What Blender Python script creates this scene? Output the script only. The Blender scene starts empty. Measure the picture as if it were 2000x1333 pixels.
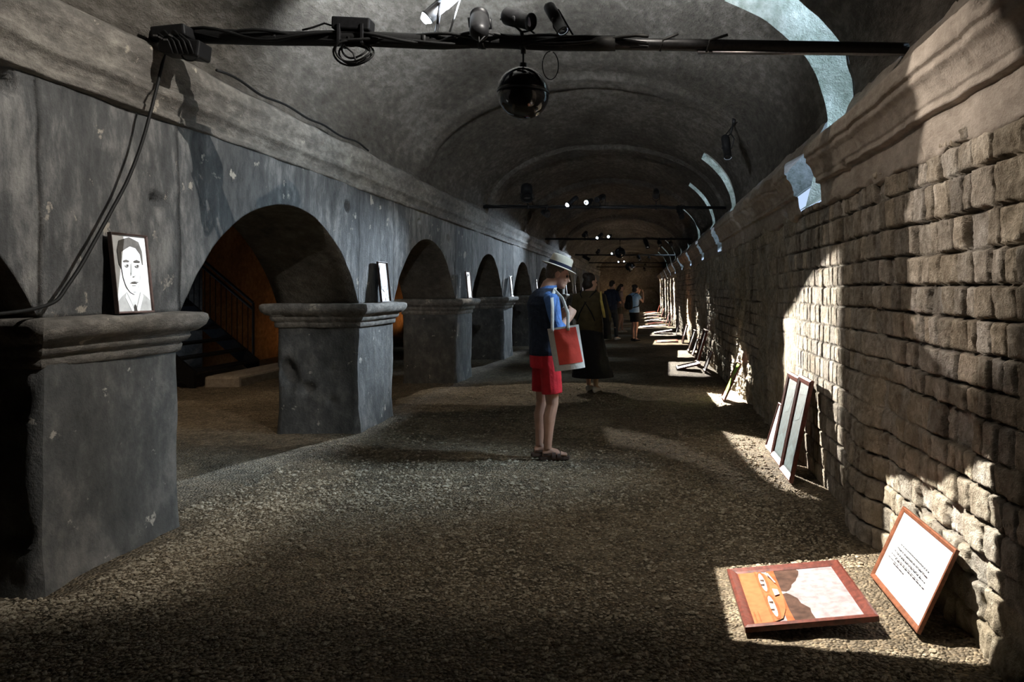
import bpy, bmesh, math, random
import numpy as np
from mathutils import Vector, Matrix
from mathutils.geometry import tessellate_polygon

sc = bpy.context.scene
col = sc.collection
R = random.Random(7)
F, CX, CY, H = 1444.0, 1250.0, 568.0, 1.5

# ------------------------------------------------------------------ camera, world, exposure
cd = bpy.data.cameras.new('camera'); cam = bpy.data.objects.new('camera', cd); col.objects.link(cam)
cam.location = (0, 0, H); cam.rotation_euler = (math.pi/2, 0, 0)
cd.sensor_width = 36; cd.lens = 36*F/2000
cd.shift_x = -(CX-1000)/2000; cd.shift_y = -(666.5-CY)/2000
cd.clip_start = 0.05; cd.clip_end = 300
sc.camera = cam
w = bpy.data.worlds.new('world'); sc.world = w; w.use_nodes = True
bg = w.node_tree.nodes['Background']; bg.inputs[0].default_value = (0.55, 0.72, 1, 1); bg.inputs[1].default_value = 1.0
sc.view_settings.view_transform = 'Standard'; sc.view_settings.look = 'None'
sc.view_settings.exposure = 0.0; sc.view_settings.gamma = 1.0; sc.view_settings.use_curve_mapping = False
sc.cycles.max_bounces = 6; sc.cycles.diffuse_bounces = 4; sc.cycles.glossy_bounces = 3
sc.cycles.sample_clamp_indirect = 4.0; sc.cycles.use_denoising = True
sc.cycles.caustics_reflective = False; sc.cycles.caustics_refractive = False

WIN = [(5.62, 6.42), (12.55, 13.1), (16.0, 16.5), (19.9, 20.5), (24.4, 24.9), (28.8, 29.3), (33.4, 33.9), (38.4, 38.9), (44.4, 44.9)]
DAY = (0.62, 0.82, 1.0)
def daylight(yn, yf, power):                # the sky at the outer mouth of each light shaft
    L = bpy.data.lights.new('daylight', 'AREA'); L.shape = 'RECTANGLE'; L.size = yf-yn-0.06; L.size_y = 1.5
    L.energy = power; L.color = DAY; L.spread = math.radians(95)
    o = bpy.data.objects.new('daylight', L); col.objects.link(o)
    d = Vector((-0.82, 0, -0.57)); o.location = (3.5, (yn+yf)/2, 4.72)
    o.rotation_euler = d.to_track_quat('-Z', 'Y').to_euler()
    # keep the long side in the vertical plane
    z = -d; x = Vector((0, 1, 0)); y = z.cross(x)
    o.rotation_euler = Matrix((x, y, z)).transposed().to_euler()
for i, (a, b) in enumerate(WIN):
    daylight(a, b, 112 if i == 0 else 40)

# ------------------------------------------------------------------ helpers
def P(px, py, D): return Vector(((px-CX)*D/F, D, H-(py-CY)*D/F))
def FL(px, py, z=0.0):
    D = (H-z)*F/(py-CY); return P(px, py, D)
def WL(px, py, X=1.41):
    D = X*F/(px-CX); return P(px, py, D)

rng = np.random.default_rng(5)
_T = rng.random((64, 64, 64)).astype(np.float32)
def vnoise(x, y, z=0.0):
    x, y, z = np.broadcast_arrays(np.asarray(x, float), np.asarray(y, float), np.asarray(z, float))
    xi, yi, zi = np.floor(x).astype(int), np.floor(y).astype(int), np.floor(z).astype(int)
    fx, fy, fz = x-xi, y-yi, z-zi
    fx, fy, fz = (f*f*(3-2*f) for f in (fx, fy, fz))
    g = lambda a, b, c: _T[(xi+a) & 63, (yi+b) & 63, (zi+c) & 63]
    return ((g(0,0,0)*(1-fx)+g(1,0,0)*fx)*(1-fy)+(g(0,1,0)*(1-fx)+g(1,1,0)*fx)*fy)*(1-fz) + \
           ((g(0,0,1)*(1-fx)+g(1,0,1)*fx)*(1-fy)+(g(0,1,1)*(1-fx)+g(1,1,1)*fx)*fy)*fz - 0.5
def fbm(x, y, z=0.0, o=4):
    s, a = 0, 1.0
    for i in range(o):
        s = s + a*vnoise(np.asarray(x)*2**i+i*7.3, np.asarray(y)*2**i+i*3.1, np.asarray(z)*2**i+i*5.7); a *= 0.5
    return s

def ramp(nt, fac, stops):
    r = nt.nodes.new('ShaderNodeValToRGB'); nt.links.new(fac, r.inputs[0])
    e = r.color_ramp.elements
    while len(e) < len(stops): e.new(0.5)
    for i, (p, c) in enumerate(stops):
        e[i].position = p; e[i].color = (*c, 1) if len(c) == 3 else c
    return r.outputs[0]
def mat(name, c, rough=0.8, metal=0.0, emit=0.0, var=0.0, scale=30.0, bump=0.0, spec=0.3, coat=0.0):
    m = bpy.data.materials.new(name); m.use_nodes = True; nt = m.node_tree; b = nt.nodes['Principled BSDF']
    b.inputs['Base Color'].default_value = (*c, 1); b.inputs['Roughness'].default_value = rough
    b.inputs['Metallic'].default_value = metal; b.inputs['Specular IOR Level'].default_value = spec
    b.inputs['Coat Weight'].default_value = coat
    if emit: b.inputs['Emission Color'].default_value = (*c, 1); b.inputs['Emission Strength'].default_value = emit
    if var or bump:
        tc = nt.nodes.new('ShaderNodeTexCoord'); n = nt.nodes.new('ShaderNodeTexNoise')
        n.inputs['Scale'].default_value = scale; n.inputs['Detail'].default_value = 5
        nt.links.new(tc.outputs['Object'], n.inputs['Vector'])
        if var:
            lo = tuple(x*(1-var) for x in c); hi = tuple(min(1, x*(1+var)) for x in c)
            nt.links.new(ramp(nt, n.outputs['Fac'], [(0.3, lo), (0.7, hi)]), b.inputs['Base Color'])
        if bump:
            bp = nt.nodes.new('ShaderNodeBump'); bp.inputs['Distance'].default_value = bump
            nt.links.new(n.outputs['Fac'], bp.inputs['Height']); nt.links.new(bp.outputs[0], b.inputs['Normal'])
    return m

def rock(name, dark, mid, light, sc1=1.2, sc2=14.0, bump=0.02, stretch=(1, 1, 1), chips=0.0, chipcol=(0.5, 0.45, 0.37), attr=None, peb=0.0, pebscale=60, rough=0.92):
    m = bpy.data.materials.new(name); m.use_nodes = True; nt = m.node_tree; b = nt.nodes['Principled BSDF']
    N, Lk = nt.nodes, nt.links
    b.inputs['Roughness'].default_value = rough; b.inputs['Specular IOR Level'].default_value = 0.2
    tc = N.new('ShaderNodeTexCoord'); mp = N.new('ShaderNodeMapping'); mp.inputs['Scale'].default_value = stretch
    Lk.new(tc.outputs['Object'], mp.inputs[0])
    def noise(s, d=6, r=0.6, vec=mp.outputs[0]):
        n = N.new('ShaderNodeTexNoise'); n.inputs['Scale'].default_value = s; n.inputs['Detail'].default_value = d
        n.inputs['Roughness'].default_value = r; Lk.new(vec, n.inputs['Vector']); return n.outputs['Fac']
    big = noise(sc1, 5, 0.65); small = noise(sc2, 8, 0.7)
    mx = N.new('ShaderNodeMix'); mx.data_type = 'FLOAT'; mx.inputs[0].default_value = 0.5
    Lk.new(big, mx.inputs[2]); Lk.new(small, mx.inputs[3])
    c = ramp(nt, mx.outputs[0], [(0.34, dark), (0.5, mid), (0.66, light)])
    if chips:
        ch = noise(5.5, 9, 0.62, tc.outputs['Object'])
        f = ramp(nt, ch, [(0.68-chips, (0, 0, 0)), (0.71-chips, (1, 1, 1))])
        m2 = N.new('ShaderNodeMix'); m2.data_type = 'RGBA'; Lk.new(f, m2.inputs[0]); Lk.new(c, m2.inputs[6]); m2.inputs[7].default_value = (*chipcol, 1)
        c = m2.outputs[2]
    if attr:
        at = N.new('ShaderNodeAttribute'); at.attribute_name = attr
        m3 = N.new('ShaderNodeMix'); m3.data_type = 'RGBA'; m3.blend_type = 'MULTIPLY'; m3.inputs[0].default_value = 1
        Lk.new(c, m3.inputs[6]); Lk.new(at.outputs['Color'], m3.inputs[7]); c = m3.outputs[2]
    hsrc = mx.outputs[0]
    fine = noise(sc2*6, 4, 0.6, tc.outputs['Object'])
    ad = N.new('ShaderNodeMath'); ad.operation = 'MULTIPLY_ADD'; Lk.new(fine, ad.inputs[0]); ad.inputs[1].default_value = 0.25; Lk.new(small, ad.inputs[2]); hsrc = ad.outputs[0]
    if peb:
        vo = N.new('ShaderNodeTexVoronoi'); vo.inputs['Scale'].default_value = pebscale; Lk.new(tc.outputs['Object'], vo.inputs['Vector'])
        tint = ramp(nt, vo.outputs['Color'], [(0.1, (0.55, 0.5, 0.45)), (0.55, (1, 1, 1)), (0.9, (1.6, 1.5, 1.35))])
        m4 = N.new('ShaderNodeMix'); m4.data_type = 'RGBA'; m4.blend_type = 'MULTIPLY'; m4.inputs[0].default_value = peb
        Lk.new(c, m4.inputs[6]); Lk.new(tint, m4.inputs[7]); c = m4.outputs[2]
        mm = N.new('ShaderNodeMath'); mm.operation = 'MULTIPLY_ADD'; Lk.new(vo.outputs['Distance'], mm.inputs[0]); mm.inputs[1].default_value = -0.7*peb; Lk.new(hsrc, mm.inputs[2]); hsrc = mm.outputs[0]
    Lk.new(c, b.inputs['Base Color'])
    bp = N.new('ShaderNodeBump'); bp.inputs['Distance'].default_value = bump; bp.inputs['Strength'].default_value = 1.0
    Lk.new(hsrc, bp.inputs['Height']); Lk.new(bp.outputs[0], b.inputs['Normal'])
    return m

M = {}
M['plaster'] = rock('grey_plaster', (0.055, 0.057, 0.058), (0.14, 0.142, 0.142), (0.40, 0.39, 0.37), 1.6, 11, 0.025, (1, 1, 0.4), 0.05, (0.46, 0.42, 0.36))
M['pier'] = rock('grey_render', (0.06, 0.062, 0.062), (0.12, 0.122, 0.12), (0.26, 0.25, 0.235), 1.3, 9, 0.012, (1, 1, 0.7), 0.045, (0.5, 0.47, 0.42))
M['moulding'] = rock('worn_moulding', (0.09, 0.083, 0.073), (0.2, 0.185, 0.165), (0.42, 0.39, 0.34), 2.2, 16, 0.02, (1, 0.5, 1), 0.03)
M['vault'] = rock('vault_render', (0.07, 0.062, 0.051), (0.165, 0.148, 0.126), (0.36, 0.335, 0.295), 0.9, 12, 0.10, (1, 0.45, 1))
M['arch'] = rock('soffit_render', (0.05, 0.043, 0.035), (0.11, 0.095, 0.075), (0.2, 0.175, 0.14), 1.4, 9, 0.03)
M['stone'] = rock('rubble_stone', (0.2, 0.165, 0.12), (0.5, 0.44, 0.355), (0.86, 0.8, 0.7), 3.0, 17, 0.035, (1, 1, 1), 0, attr='tint')
M['cornice'] = rock('cornice_stone', (0.22, 0.185, 0.15), (0.38, 0.33, 0.275), (0.55, 0.49, 0.42), 1.5, 16, 0.012, (1, 0.5, 1))
M['jamb'] = rock('chalky_limestone', (0.2, 0.23, 0.18), (0.48, 0.51, 0.465), (0.78, 0.79, 0.76), 2.5, 12, 0.05)
M['floor'] = rock('gravel_floor', (0.10, 0.085, 0.062), (0.24, 0.2, 0.145), (0.44, 0.375, 0.275), 0.8, 10, 0.045, (1, 1, 1), peb=1.0, pebscale=62)
M['gravel'] = rock('loose_gravel', (0.16, 0.135, 0.1), (0.34, 0.29, 0.21), (0.66, 0.6, 0.48), 25, 60, 0.002)
M['ochre'] = rock('ochre_plaster', (0.10, 0.05, 0.022), (0.22, 0.115, 0.05), (0.36, 0.2, 0.1), 1.2, 10, 0.03)
M['black'] = mat('black_paint', (0.012, 0.012, 0.013), 0.45, var=0.3, scale=60)
M['rubber'] = mat('black_rubber', (0.012, 0.012, 0.012), 0.6, var=0.3, scale=90)
M['steel'] = mat('dull_steel', (0.35, 0.35, 0.36), 0.35, 0.9, var=0.2, scale=60)
M['pipe'] = mat('dark_pipe', (0.03, 0.03, 0.032), 0.4, 0.6, var=0.3, scale=40)
M['lens'] = mat('lamp_lens', (0.75, 0.87, 1.0), 0.2, emit=14)
M['lensdim'] = mat('lamp_lens_rim', (0.7, 0.8, 0.95), 0.15, emit=0.5)
M['gloss'] = mat('glossy_black', (0.008, 0.009, 0.012), 0.08, var=0.2, scale=20, spec=0.6)
M['mahog'] = mat('mahogany', (0.125, 0.034, 0.024), 0.35, var=0.45, scale=40, bump=0.001, spec=0.5)
M['darkwood'] = mat('dark_wood', (0.06, 0.035, 0.028), 0.4, var=0.4, scale=40, bump=0.001, spec=0.5)
M['wood'] = mat('warm_wood', (0.2, 0.075, 0.04), 0.4, var=0.35, scale=40, bump=0.001)
M['card'] = mat('backing_card', (0.1, 0.085, 0.07), 0.9, var=0.2)
M['paper'] = mat('white_paper', (0.46, 0.475, 0.52), 0.7, var=0.03)
M['ink'] = mat('grey_ink', (0.13, 0.135, 0.145), 0.8, var=0.1)
def pic(n, c, v=0.08): M[n] = mat('print_'+n, c, 0.6, var=v, scale=25, spec=.12)
for n, c, v in [('orange', (0.32, 0.13, 0.055), .15), ('rust', (0.34, 0.09, 0.035), .3), ('glare', (0.5, 0.46, 0.44), .05), ('tree', (0.07, 0.04, 0.03), .4),
                ('sky', (0.30, 0.25, 0.26), .3), ('teal', (0.02, 0.045, 0.054), .55), ('green', (0.24, 0.5, 0.06), .3), ('tan', (0.42, 0.3, 0.2), .3), ('mist', (0.038, 0.07, 0.08), .4), ('grey', (0.1, 0.11, 0.125), .4),
                ('p_white', (0.8, 0.8, 0.78), .04), ('p_hair', (0.11, 0.10, 0.09), .3), ('p_mid', (0.38, 0.37, 0.35), .15), ('p_light', (0.6, 0.59, 0.57), .08), ('p_dark', (0.06, 0.055, 0.05), .2), ('red', (0.5, 0.06, 0.04), .2)]:
    pic(n, c, v)

class MB:
    def __init__(s): s.v, s.f, s.m = [], [], []
    def add(s, vs, fs, m=0):
        o = len(s.v); s.v += [tuple(v) for v in vs]; s.f += [tuple(i+o for i in f) for f in fs]; s.m += [m]*len(fs); return s
    def box(s, c, d, rot=None, m=0, bev=0.0):
        c = Vector(c); hx, hy, hz = d[0]/2, d[1]/2, d[2]/2
        bm = bmesh.new(); bmesh.ops.create_cube(bm, size=1.0)
        for v in bm.verts: v.co = Vector((v.co.x*d[0], v.co.y*d[1], v.co.z*d[2]))
        if bev: bmesh.ops.bevel(bm, geom=bm.edges[:], offset=bev, segments=2, profile=0.5, affect='EDGES')
        bm.verts.index_update()
        vs = [c+((rot @ v.co) if rot else v.co) for v in bm.verts]; fs = [[v.index for v in f.verts] for f in bm.faces]
        bm.free(); return s.add(vs, fs, m)
    def rings(s, rings, n=16, m=0, cap=True):
        vs, fs = [], []
        for c, u, v in rings:
            for k in range(n):
                a = 2*math.pi*k/n; vs.append(Vector(c)+Vector(u)*math.cos(a)+Vector(v)*math.sin(a))
        for i in range(len(rings)-1):
            for k in range(n):
                a, b = i*n+k, i*n+(k+1) % n; fs.append((a, b, b+n, a+n))
        if cap: fs.append(tuple(range(n-1, -1, -1))); fs.append(tuple((len(rings)-1)*n+k for k in range(n)))
        return s.add(vs, fs, m)
    def tube(s, pts, r, n=10, m=0, cap=True):
        pts = [Vector(p) for p in pts]; rs = r if isinstance(r, (list, tuple)) else [r]*len(pts)
        rings, up = [], None
        for i, p in enumerate(pts):
            t = (pts[min(i+1, len(pts)-1)]-pts[max(i-1, 0)]).normalized()
            if up is None: up = Vector((0, 0, 1)) if abs(t.z) < 0.9 else Vector((1, 0, 0))
            u = t.cross(up).normalized(); v = t.cross(u).normalized(); up = v.cross(t) if False else up
            if abs(t.dot(up)) > 0.98: up = Vector((1, 0, 0)) if abs(t.x) < 0.9 else Vector((0, 1, 0)); u = t.cross(up).normalized(); v = t.cross(u).normalized()
            rings.append((p, u*rs[i], v*rs[i]))
        return s.rings(rings, n, m, cap)
    def ball(s, c, r, m=0, n=16, k=10, rot=None):
        r = (r, r, r) if not isinstance(r, (tuple, list)) else r; c = Vector(c); rings = []
        X, Y = Vector((1, 0, 0)), Vector((0, 1, 0)); Z = Vector((0, 0, 1))
        if rot: X, Y, Z = rot @ X, rot @ Y, rot @ Z
        for i in range(k+1):
            a = math.pi*(i/k)*0.98+0.01*math.pi
            rings.append((c-Z*math.cos(a)*r[2], X*math.sin(a)*r[0], Y*math.sin(a)*r[1]))
        return s.rings(rings, n, m)
    def lathe(s, o, axis, prof, n=24, m=0):
        a = Vector(axis).normalized(); u = a.orthogonal().normalized(); v = a.cross(u)
        return s.rings([(Vector(o)+a*z, u*max(r, 1e-4), v*max(r, 1e-4)) for r, z in prof], n, m)
    def poly(s, pts, m=0):
        tri = tessellate_polygon([[Vector(p) for p in pts]]); return s.add(pts, tri, m)
    def build(s, name, mats, parent=None, smooth=False, loc=None):
        me = bpy.data.meshes.new(name); me.from_pydata(s.v, [], s.f); me.validate()
        mats = mats if isinstance(mats, (list, tuple)) else [mats]
        for m in mats: me.materials.append(M[m] if isinstance(m, str) else m)
        if len(me.polygons) == len(s.m): me.polygons.foreach_set('material_index', s.m)
        if smooth: me.polygons.foreach_set('use_smooth', [True]*len(me.polygons))
        bm = bmesh.new(); bm.from_mesh(me); bmesh.ops.recalc_face_normals(bm, faces=bm.faces[:]); bm.to_mesh(me); bm.free()
        return link(name, me, parent, loc)
def link(name, me, parent=None, loc=None):
    o = bpy.data.objects.new(name, me); col.objects.link(o)
    if parent: o.parent = parent
    if loc is not None: o.location = loc
    return o
def tag(o, label=None, cat=None, group=None, kind=None):
    if label: o['label'] = label
    if cat: o['category'] = cat
    if group: o['group'] = group
    if kind: o['kind'] = kind
    return o
def empty(name, loc=(0, 0, 0), label=None, cat=None, group=None):
    o = bpy.data.objects.new(name, None); o.empty_display_size = 0.1; col.objects.link(o); o.location = loc
    return tag(o, label, cat, group)
def struct(o, label, cat=None):
    return tag(o, label, cat or o.name.split('_')[0], None, 'structure')
def grid(name, V, mt, smooth=True, mask=None, parent=None, attr=None, flip=False):
    """V: (r,c,3) numpy grid -> one mesh; mask (r-1,c-1) keeps faces"""
    r, c, _ = V.shape; idx = np.arange(r*c).reshape(r, c)
    q = np.stack([idx[:-1, :-1], idx[:-1, 1:], idx[1:, 1:], idx[1:, :-1]], -1)
    q = q[mask] if mask is not None else q.reshape(-1, 4)
    if flip: q = q[:, ::-1]
    me = bpy.data.meshes.new(name); me.vertices.add(r*c); me.vertices.foreach_set('co', V.reshape(-1).astype(np.float32))
    n = len(q); me.loops.add(n*4); me.loops.foreach_set('vertex_index', q.reshape(-1).astype(np.int32))
    me.polygons.add(n); me.polygons.foreach_set('loop_start', np.arange(0, n*4, 4, dtype=np.int32))
    me.update(calc_edges=True); me.materials.append(M[mt])
    if smooth: me.polygons.foreach_set('use_smooth', np.ones(n, bool))
    if attr is not None:
        a = me.color_attributes.new('tint', 'FLOAT_COLOR', 'POINT'); a.data.foreach_set('color', attr.reshape(-1).astype(np.float32))
    return link(name, me, parent)
def ycols(y0, d0, ref, y1, growth=2.0):
    ys = [y0]
    while ys[-1] < y1: ys.append(ys[-1]+d0*max(1.0, ys[-1]/ref)**growth)
    return ys

YB, YE = -9.0, 54.0
PER, PW, PS = 4.12, 1.10, 3.62
XL, XLB, XO = -2.95, -3.8, -8.2
XR = 1.41

# ------------------------------------------------------------------ floor
def floor_z(x, y):
    z = 0.05*fbm(np.asarray(x)*0.5, np.asarray(y)*0.5, 1.3, 3)
    return z
ys = np.array([-9, -6, -3, 0, 1.5]+ycols(2.2, 0.02, 3.2, YE))
xs = np.linspace(XO-0.3, 1.6, 430)
Xg, Yg = np.meshgrid(xs, ys)
Z = floor_z(Xg, Yg)*0.6 + 0.022*fbm(Xg*3.1, Yg*3.1, 0.2, 4)*(Yg < 30)
Z -= 0.0
rough_zone = np.clip(1.3-np.abs(Yg-3.6)/1.2, 0.25, 1)
Z += 0.012*fbm(Xg*14, Yg*14, 3.3, 3)*rough_zone
FLOORZ = lambda x, y: float(floor_z(x, y)*0.6+0.022*fbm(x*3.1, y*3.1, 0.2, 4))
fo = grid('floor', np.stack([Xg, Yg, Z], -1), 'floor')
struct(fo, 'dark brown gravel and beaten earth floor of the gallery')

def gravel(n):
    ico = bmesh.new(); bmesh.ops.create_icosphere(ico, subdivisions=1, radius=1.0); ico.verts.index_update()
    bv = np.array([v.co[:] for v in ico.verts]); bf = np.array([[v.index for v in f.verts] for f in ico.faces]); ico.free()
    Vs, Fs, o = [], [], 0
    r = np.random.default_rng(11)
    while o < n*12:
        y = 2.35+abs(r.normal(0, 1.0))*1.8 if r.random() < 0.75 else r.uniform(2.4, 12)
        x = r.uniform(-3.1, 1.24)
        if y > 12 or (x < -2.8 and ((y-PS) % PER) < PW+.1): continue
        if any(a < x < b and c < y < d for a, b, c, d in ((.4, 1.35, 3.1, 4.0), (1.1, 1.4, 5.6, 7.2), (1.05, 1.4, 9.8, 10.4))): continue
        dens = float(vnoise(x*1.1, y*1.1, 9.0)+0.5)
        edge = 1.0 if (x < -2.2 and 3.2 < y < 5.2) else 0
        if r.random() > 0.25+0.75*dens+edge: continue
        s = r.uniform(0.004, 0.010)*(1.9 if r.random() < 0.05 else 1.0)*(1.35 if y > 5 else 1)
        q = bv*(s*np.array([r.uniform(.8, 1.4), r.uniform(.8, 1.4), r.uniform(.5, .9)]))*(1+0.25*(r.random((len(bv), 1))-.5))
        a = r.uniform(0, 6.28); ca, sa = math.cos(a), math.sin(a)
        q = q @ np.array([[ca, sa, 0], [-sa, ca, 0], [0, 0, 1]])
        Vs.append(q+np.array([x, y, 0])); Fs.append(bf+o); o += len(bv)
    V = np.concatenate(Vs); c = V.reshape(-1, 12, 3).mean(1)
    zz = floor_z(c[:, 0], c[:, 1])*0.6+0.022*fbm(c[:, 0]*3.1, c[:, 1]*3.1, 0.2, 4)+0.012*fbm(c[:, 0]*14, c[:, 1]*14, 3.3, 3)*np.clip(1.3-np.abs(c[:, 1]-3.6)/1.2, .25, 1)+0.002
    V[:, 2] += np.repeat(zz, 12)
    me = bpy.data.meshes.new('gravel'); me.from_pydata(V.tolist(), [], np.concatenate(Fs).tolist()); me.materials.append(M['gravel'])
    tag(link('gravel', me), 'loose pale gravel strewn over the dark earth floor', 'gravel', None, 'stuff')
gravel(26000)

# ------------------------------------------------------------------ vault with light shafts
VC, VA, VZ, VH = -0.665, 2.285, 2.96, 1.36
TOPA = math.radians(52); TOPB = math.radians(40)
def vault_pt(th, y):
    dr = 0.05*fbm(np.cos(th)*2.2+4, np.asarray(y)*1.1, np.sin(th)*2.2, 4)
    for a, b, t in ((9.6, 10.2, .05), (14.2, 14.9, .07), (18.6, 19.4, .11), (23.4, 24.2, .14), (27.4, 28.2, .12), (31.5, 32.3, .12), (36, 36.8, .12), (41, 41.8, .12)):
        dr = dr + t*((np.asarray(y) > a) & (np.asarray(y) < b))
    dr = dr*np.clip(np.sin(th)*4+0.15, 0, 1)
    return VC+(VA-dr)*np.cos(th), VZ+(VH-dr)*np.sin(th)
def jitter(s, y):      # ragged edge of an opening, s = arc parameter
    return 0.16*fbm(np.asarray(s)*3.3, np.asarray(y)*2.0, 2.2, 3)
yc = sorted(set([round(v, 4) for v in list(np.arange(YB, 2, 0.5))+ycols(2.0, 0.05, 6, YE, 1.2)+[e for wn in WIN for e in wn]+[e+d for r_ in ((14.2, 14.9), (18.6, 19.4), (23.4, 24.2), (27.4, 28.2)) for e in r_ for d in (-.01, .01)]]))
yc = np.array([y for i, y in enumerate(yc)])
th = np.concatenate([np.linspace(0, TOPB, 24), np.linspace(TOPB, TOPA, 8)[1:], np.linspace(TOPA, math.pi, 70)[1:]])
T, Y = np.meshgrid(th, yc)
X, Zv = vault_pt(T, Y)
Yj = Y.copy()
for a, b in WIN:
    for e in (a, b):
        wgt = np.exp(-((Y-e)/0.35)**2)*np.clip((TOPA+0.25-T)/0.25, 0, 1)
        Yj = Yj+wgt*jitter(T, e)
V = np.stack([X, Yj, Zv], -1)
mask = np.ones((len(yc)-1, len(th)-1), bool)
for a, b in WIN:
    ky = (yc[:-1] >= a-1e-4) & (yc[1:] <= b+1e-4)
    kt = th[1:] <= (TOPA if a < 7 else TOPB)+1e-6
    mask[np.ix_(ky, kt)] = False
ce = grid('ceiling', V, 'vault', mask=mask)
struct(ce, 'long dark barrel vault with brown and grey worn render')

def shaft(i, yn, yf):
    s = np.linspace(0, 1, 40); sv = np.clip((s-0.35)/0.65, 0, 1); th_ = sv*(TOPA if i == 0 else TOPB)
    vx, vz = vault_pt(th_, np.full_like(s, yf))
    low = s < 0.35
    cx = np.where(low, 1.42+(1.62-1.42)*s/0.35, vx); cz = np.where(low, 2.2+(2.96-2.2)*s/0.35, vz)
    ox, oz = np.full_like(s, 3.6), 3.75+(5.65-3.75)*s
    t = np.linspace(0, 1, 26)
    def jamb(ye):
        S, Tt = np.meshgrid(s, t)
        Xq = cx[None]*(1-Tt)+ox[None]*Tt; Zq = cz[None]*(1-Tt)+oz[None]*Tt
        yb = ye+jitter(th_, ye)[None]*np.exp(-Tt*3)
        n = 0.10*fbm(Xq*2.6, Zq*2.6, ye*1.7+i, 4)*np.clip(Tt*6, 0, 1)
        return np.stack([Xq, yb+n, Zq], -1)
    root = empty('window_%d' % (i+1), (0, 0, 0)); root['kind'] = 'structure'
    root['label'] = ['pale daylit light shaft cut through the vault, nearest on the right'][0] if i == 0 else 'pale daylit light shaft in the right vault, number %s from the camera' % ['one', 'two', 'three', 'four', 'five', 'six', 'seven', 'eight', 'nine'][i]
    root['category'] = 'window'
    for k, ye in enumerate((yf, yn)): grid('window_reveal', jamb(ye), 'jamb', parent=root)
    yy = np.linspace(yn-0.15, yf+0.15, 16)
    for nm, (x0, z0), (x1, z1) in (('window_sill', (1.40, 2.2), (3.6, 3.75)), ('window_head', (float(vx[-1]), float(vz[-1])), (3.6, 5.65))):
        Tt, Yy = np.meshgrid(np.linspace(0, 1, 24), yy)
        Xq = x0+(x1-x0)*Tt; Zq = z0+(z1-z0)*Tt+0.12*fbm(Xq*2.5, Yy*2.5, i+.5, 3)*np.clip(Tt*5, 0, 1)
        grid(nm, np.stack([Xq, Yy, Zq], -1), 'jamb', parent=root)
for i, (a, b) in enumerate(WIN): shaft(i, a, b)

# ------------------------------------------------------------------ right wall of coursed rubble
def right_wall():
    ys = np.array(list(np.arange(YB, 2.3, 0.25))+ycols(2.3, 0.0085, 7.0, YE, 2.2)); zs = np.linspace(-0.1, 2.2, 270)
    Yg, Zg = np.meshgrid(ys, zs)
    r = np.random.default_rng(3)
    zw = Zg+0.035*vnoise(Yg*0.9, Zg*0.7, 4.4)+0.012*vnoise(Yg*4, Zg*4, 1.4)
    yw = Yg+0.03*vnoise(Yg*1.4, Zg*2.2, 7.7)+0.014*vnoise(Yg*7, Zg*7, 5.5)
    edges = [-0.3]
    while edges[-1] < 2.6: edges.append(edges[-1]+r.uniform(0.115, 0.18))
    edges = np.array(edges); row = np.clip(np.searchsorted(edges, zw)-1, 0, len(edges)-2)
    dz = np.minimum(zw-edges[row], edges[row+1]-zw)
    dyd = np.zeros_like(Yg); off = np.zeros_like(Yg); tint = np.zeros_like(Yg); tn2 = np.zeros_like(Yg)
    for k in range(len(edges)-1):
        e = [YB-1.0+r.uniform(0, .2)]
        while e[-1] < YE+2: e.append(e[-1]+r.uniform(0.08, 0.21))
        e = np.array(e); mk = row == k
        if not mk.any(): continue
        y = yw[mk]; j = np.clip(np.searchsorted(e, y)-1, 0, len(e)-2)
        dyd[mk] = np.minimum(y-e[j], e[j+1]-y)
        o = r.uniform(-1, 1, len(e)); off[mk] = o[j]; q = r.uniform(0.6, 1.2, len(e)); tint[mk] = q[j]; q = r.uniform(-1, 1, len(e)); tn2[mk] = q[j]
    d = np.minimum(dz*1.0, dyd)
    d = d+0.010*fbm(Yg*18, Zg*18, 6.1, 3)
    jw = 0.016
    prof = np.clip(d/jw, 0, 1); prof = prof*prof*(3-2*prof)
    ero = np.clip(fbm(Yg*0.85+3, Zg*1.1, 8.8, 4)*3.2+0.12, 0, 1)          # weathered zones where the courses are lost
    ero = np.clip(ero+np.clip((2.95-Yg)*3, 0, 0.8), 0, 1)
    lost = (tn2 < -0.86)*0.05*prof
    gap = np.clip(1-d/0.009, 0, 1)*0.05*(0.35+0.65*np.clip(vnoise(Yg*1.7, Zg*5, 3.9)*2+.6, 0, 1))
    h = (prof*0.016+off*0.008-lost*.6-gap)*(1-0.85*ero)-0.008*ero+0.034*fbm(Yg*5, Zg*5, 2.9, 6)*(0.3+ero*1.5)+0.010*fbm(Yg*30, Zg*30, 7.9, 3)
    h += 0.04*fbm(Yg*0.8, Zg*0.9, 0.4, 2)
    h += 0.085*np.exp(-((Yg-4.62)/0.28)**4)*np.clip(1.3-Zg/0.9, 0, 1)      # rubble projecting at the foot
    h = h*np.clip((Yg-1.0)*2, 0.2, 1)*(1-0.72*np.exp(-((Yg-6.5)/1.5)**6)*np.clip(2.4-Zg, 0, 1))
    t = (tint*(1-ero)+0.85*ero)*(0.42+0.58*np.clip(prof+ero, 0, 1))
    t = t*(1+0.25*fbm(Yg*9, Zg*9, 1.1, 4))
    A = np.stack([t*(1+0.03*tn2), t, t*(1-0.06*tn2-0.05*ero), np.ones_like(t)], -1)
    V = np.stack([XR-h+0.01, Yg, Zg], -1)
    o = grid('wall_right', V, 'stone', attr=A, smooth=False)
    struct(o, 'weathered coursed rubble stone wall along the right side')
right_wall()
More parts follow.
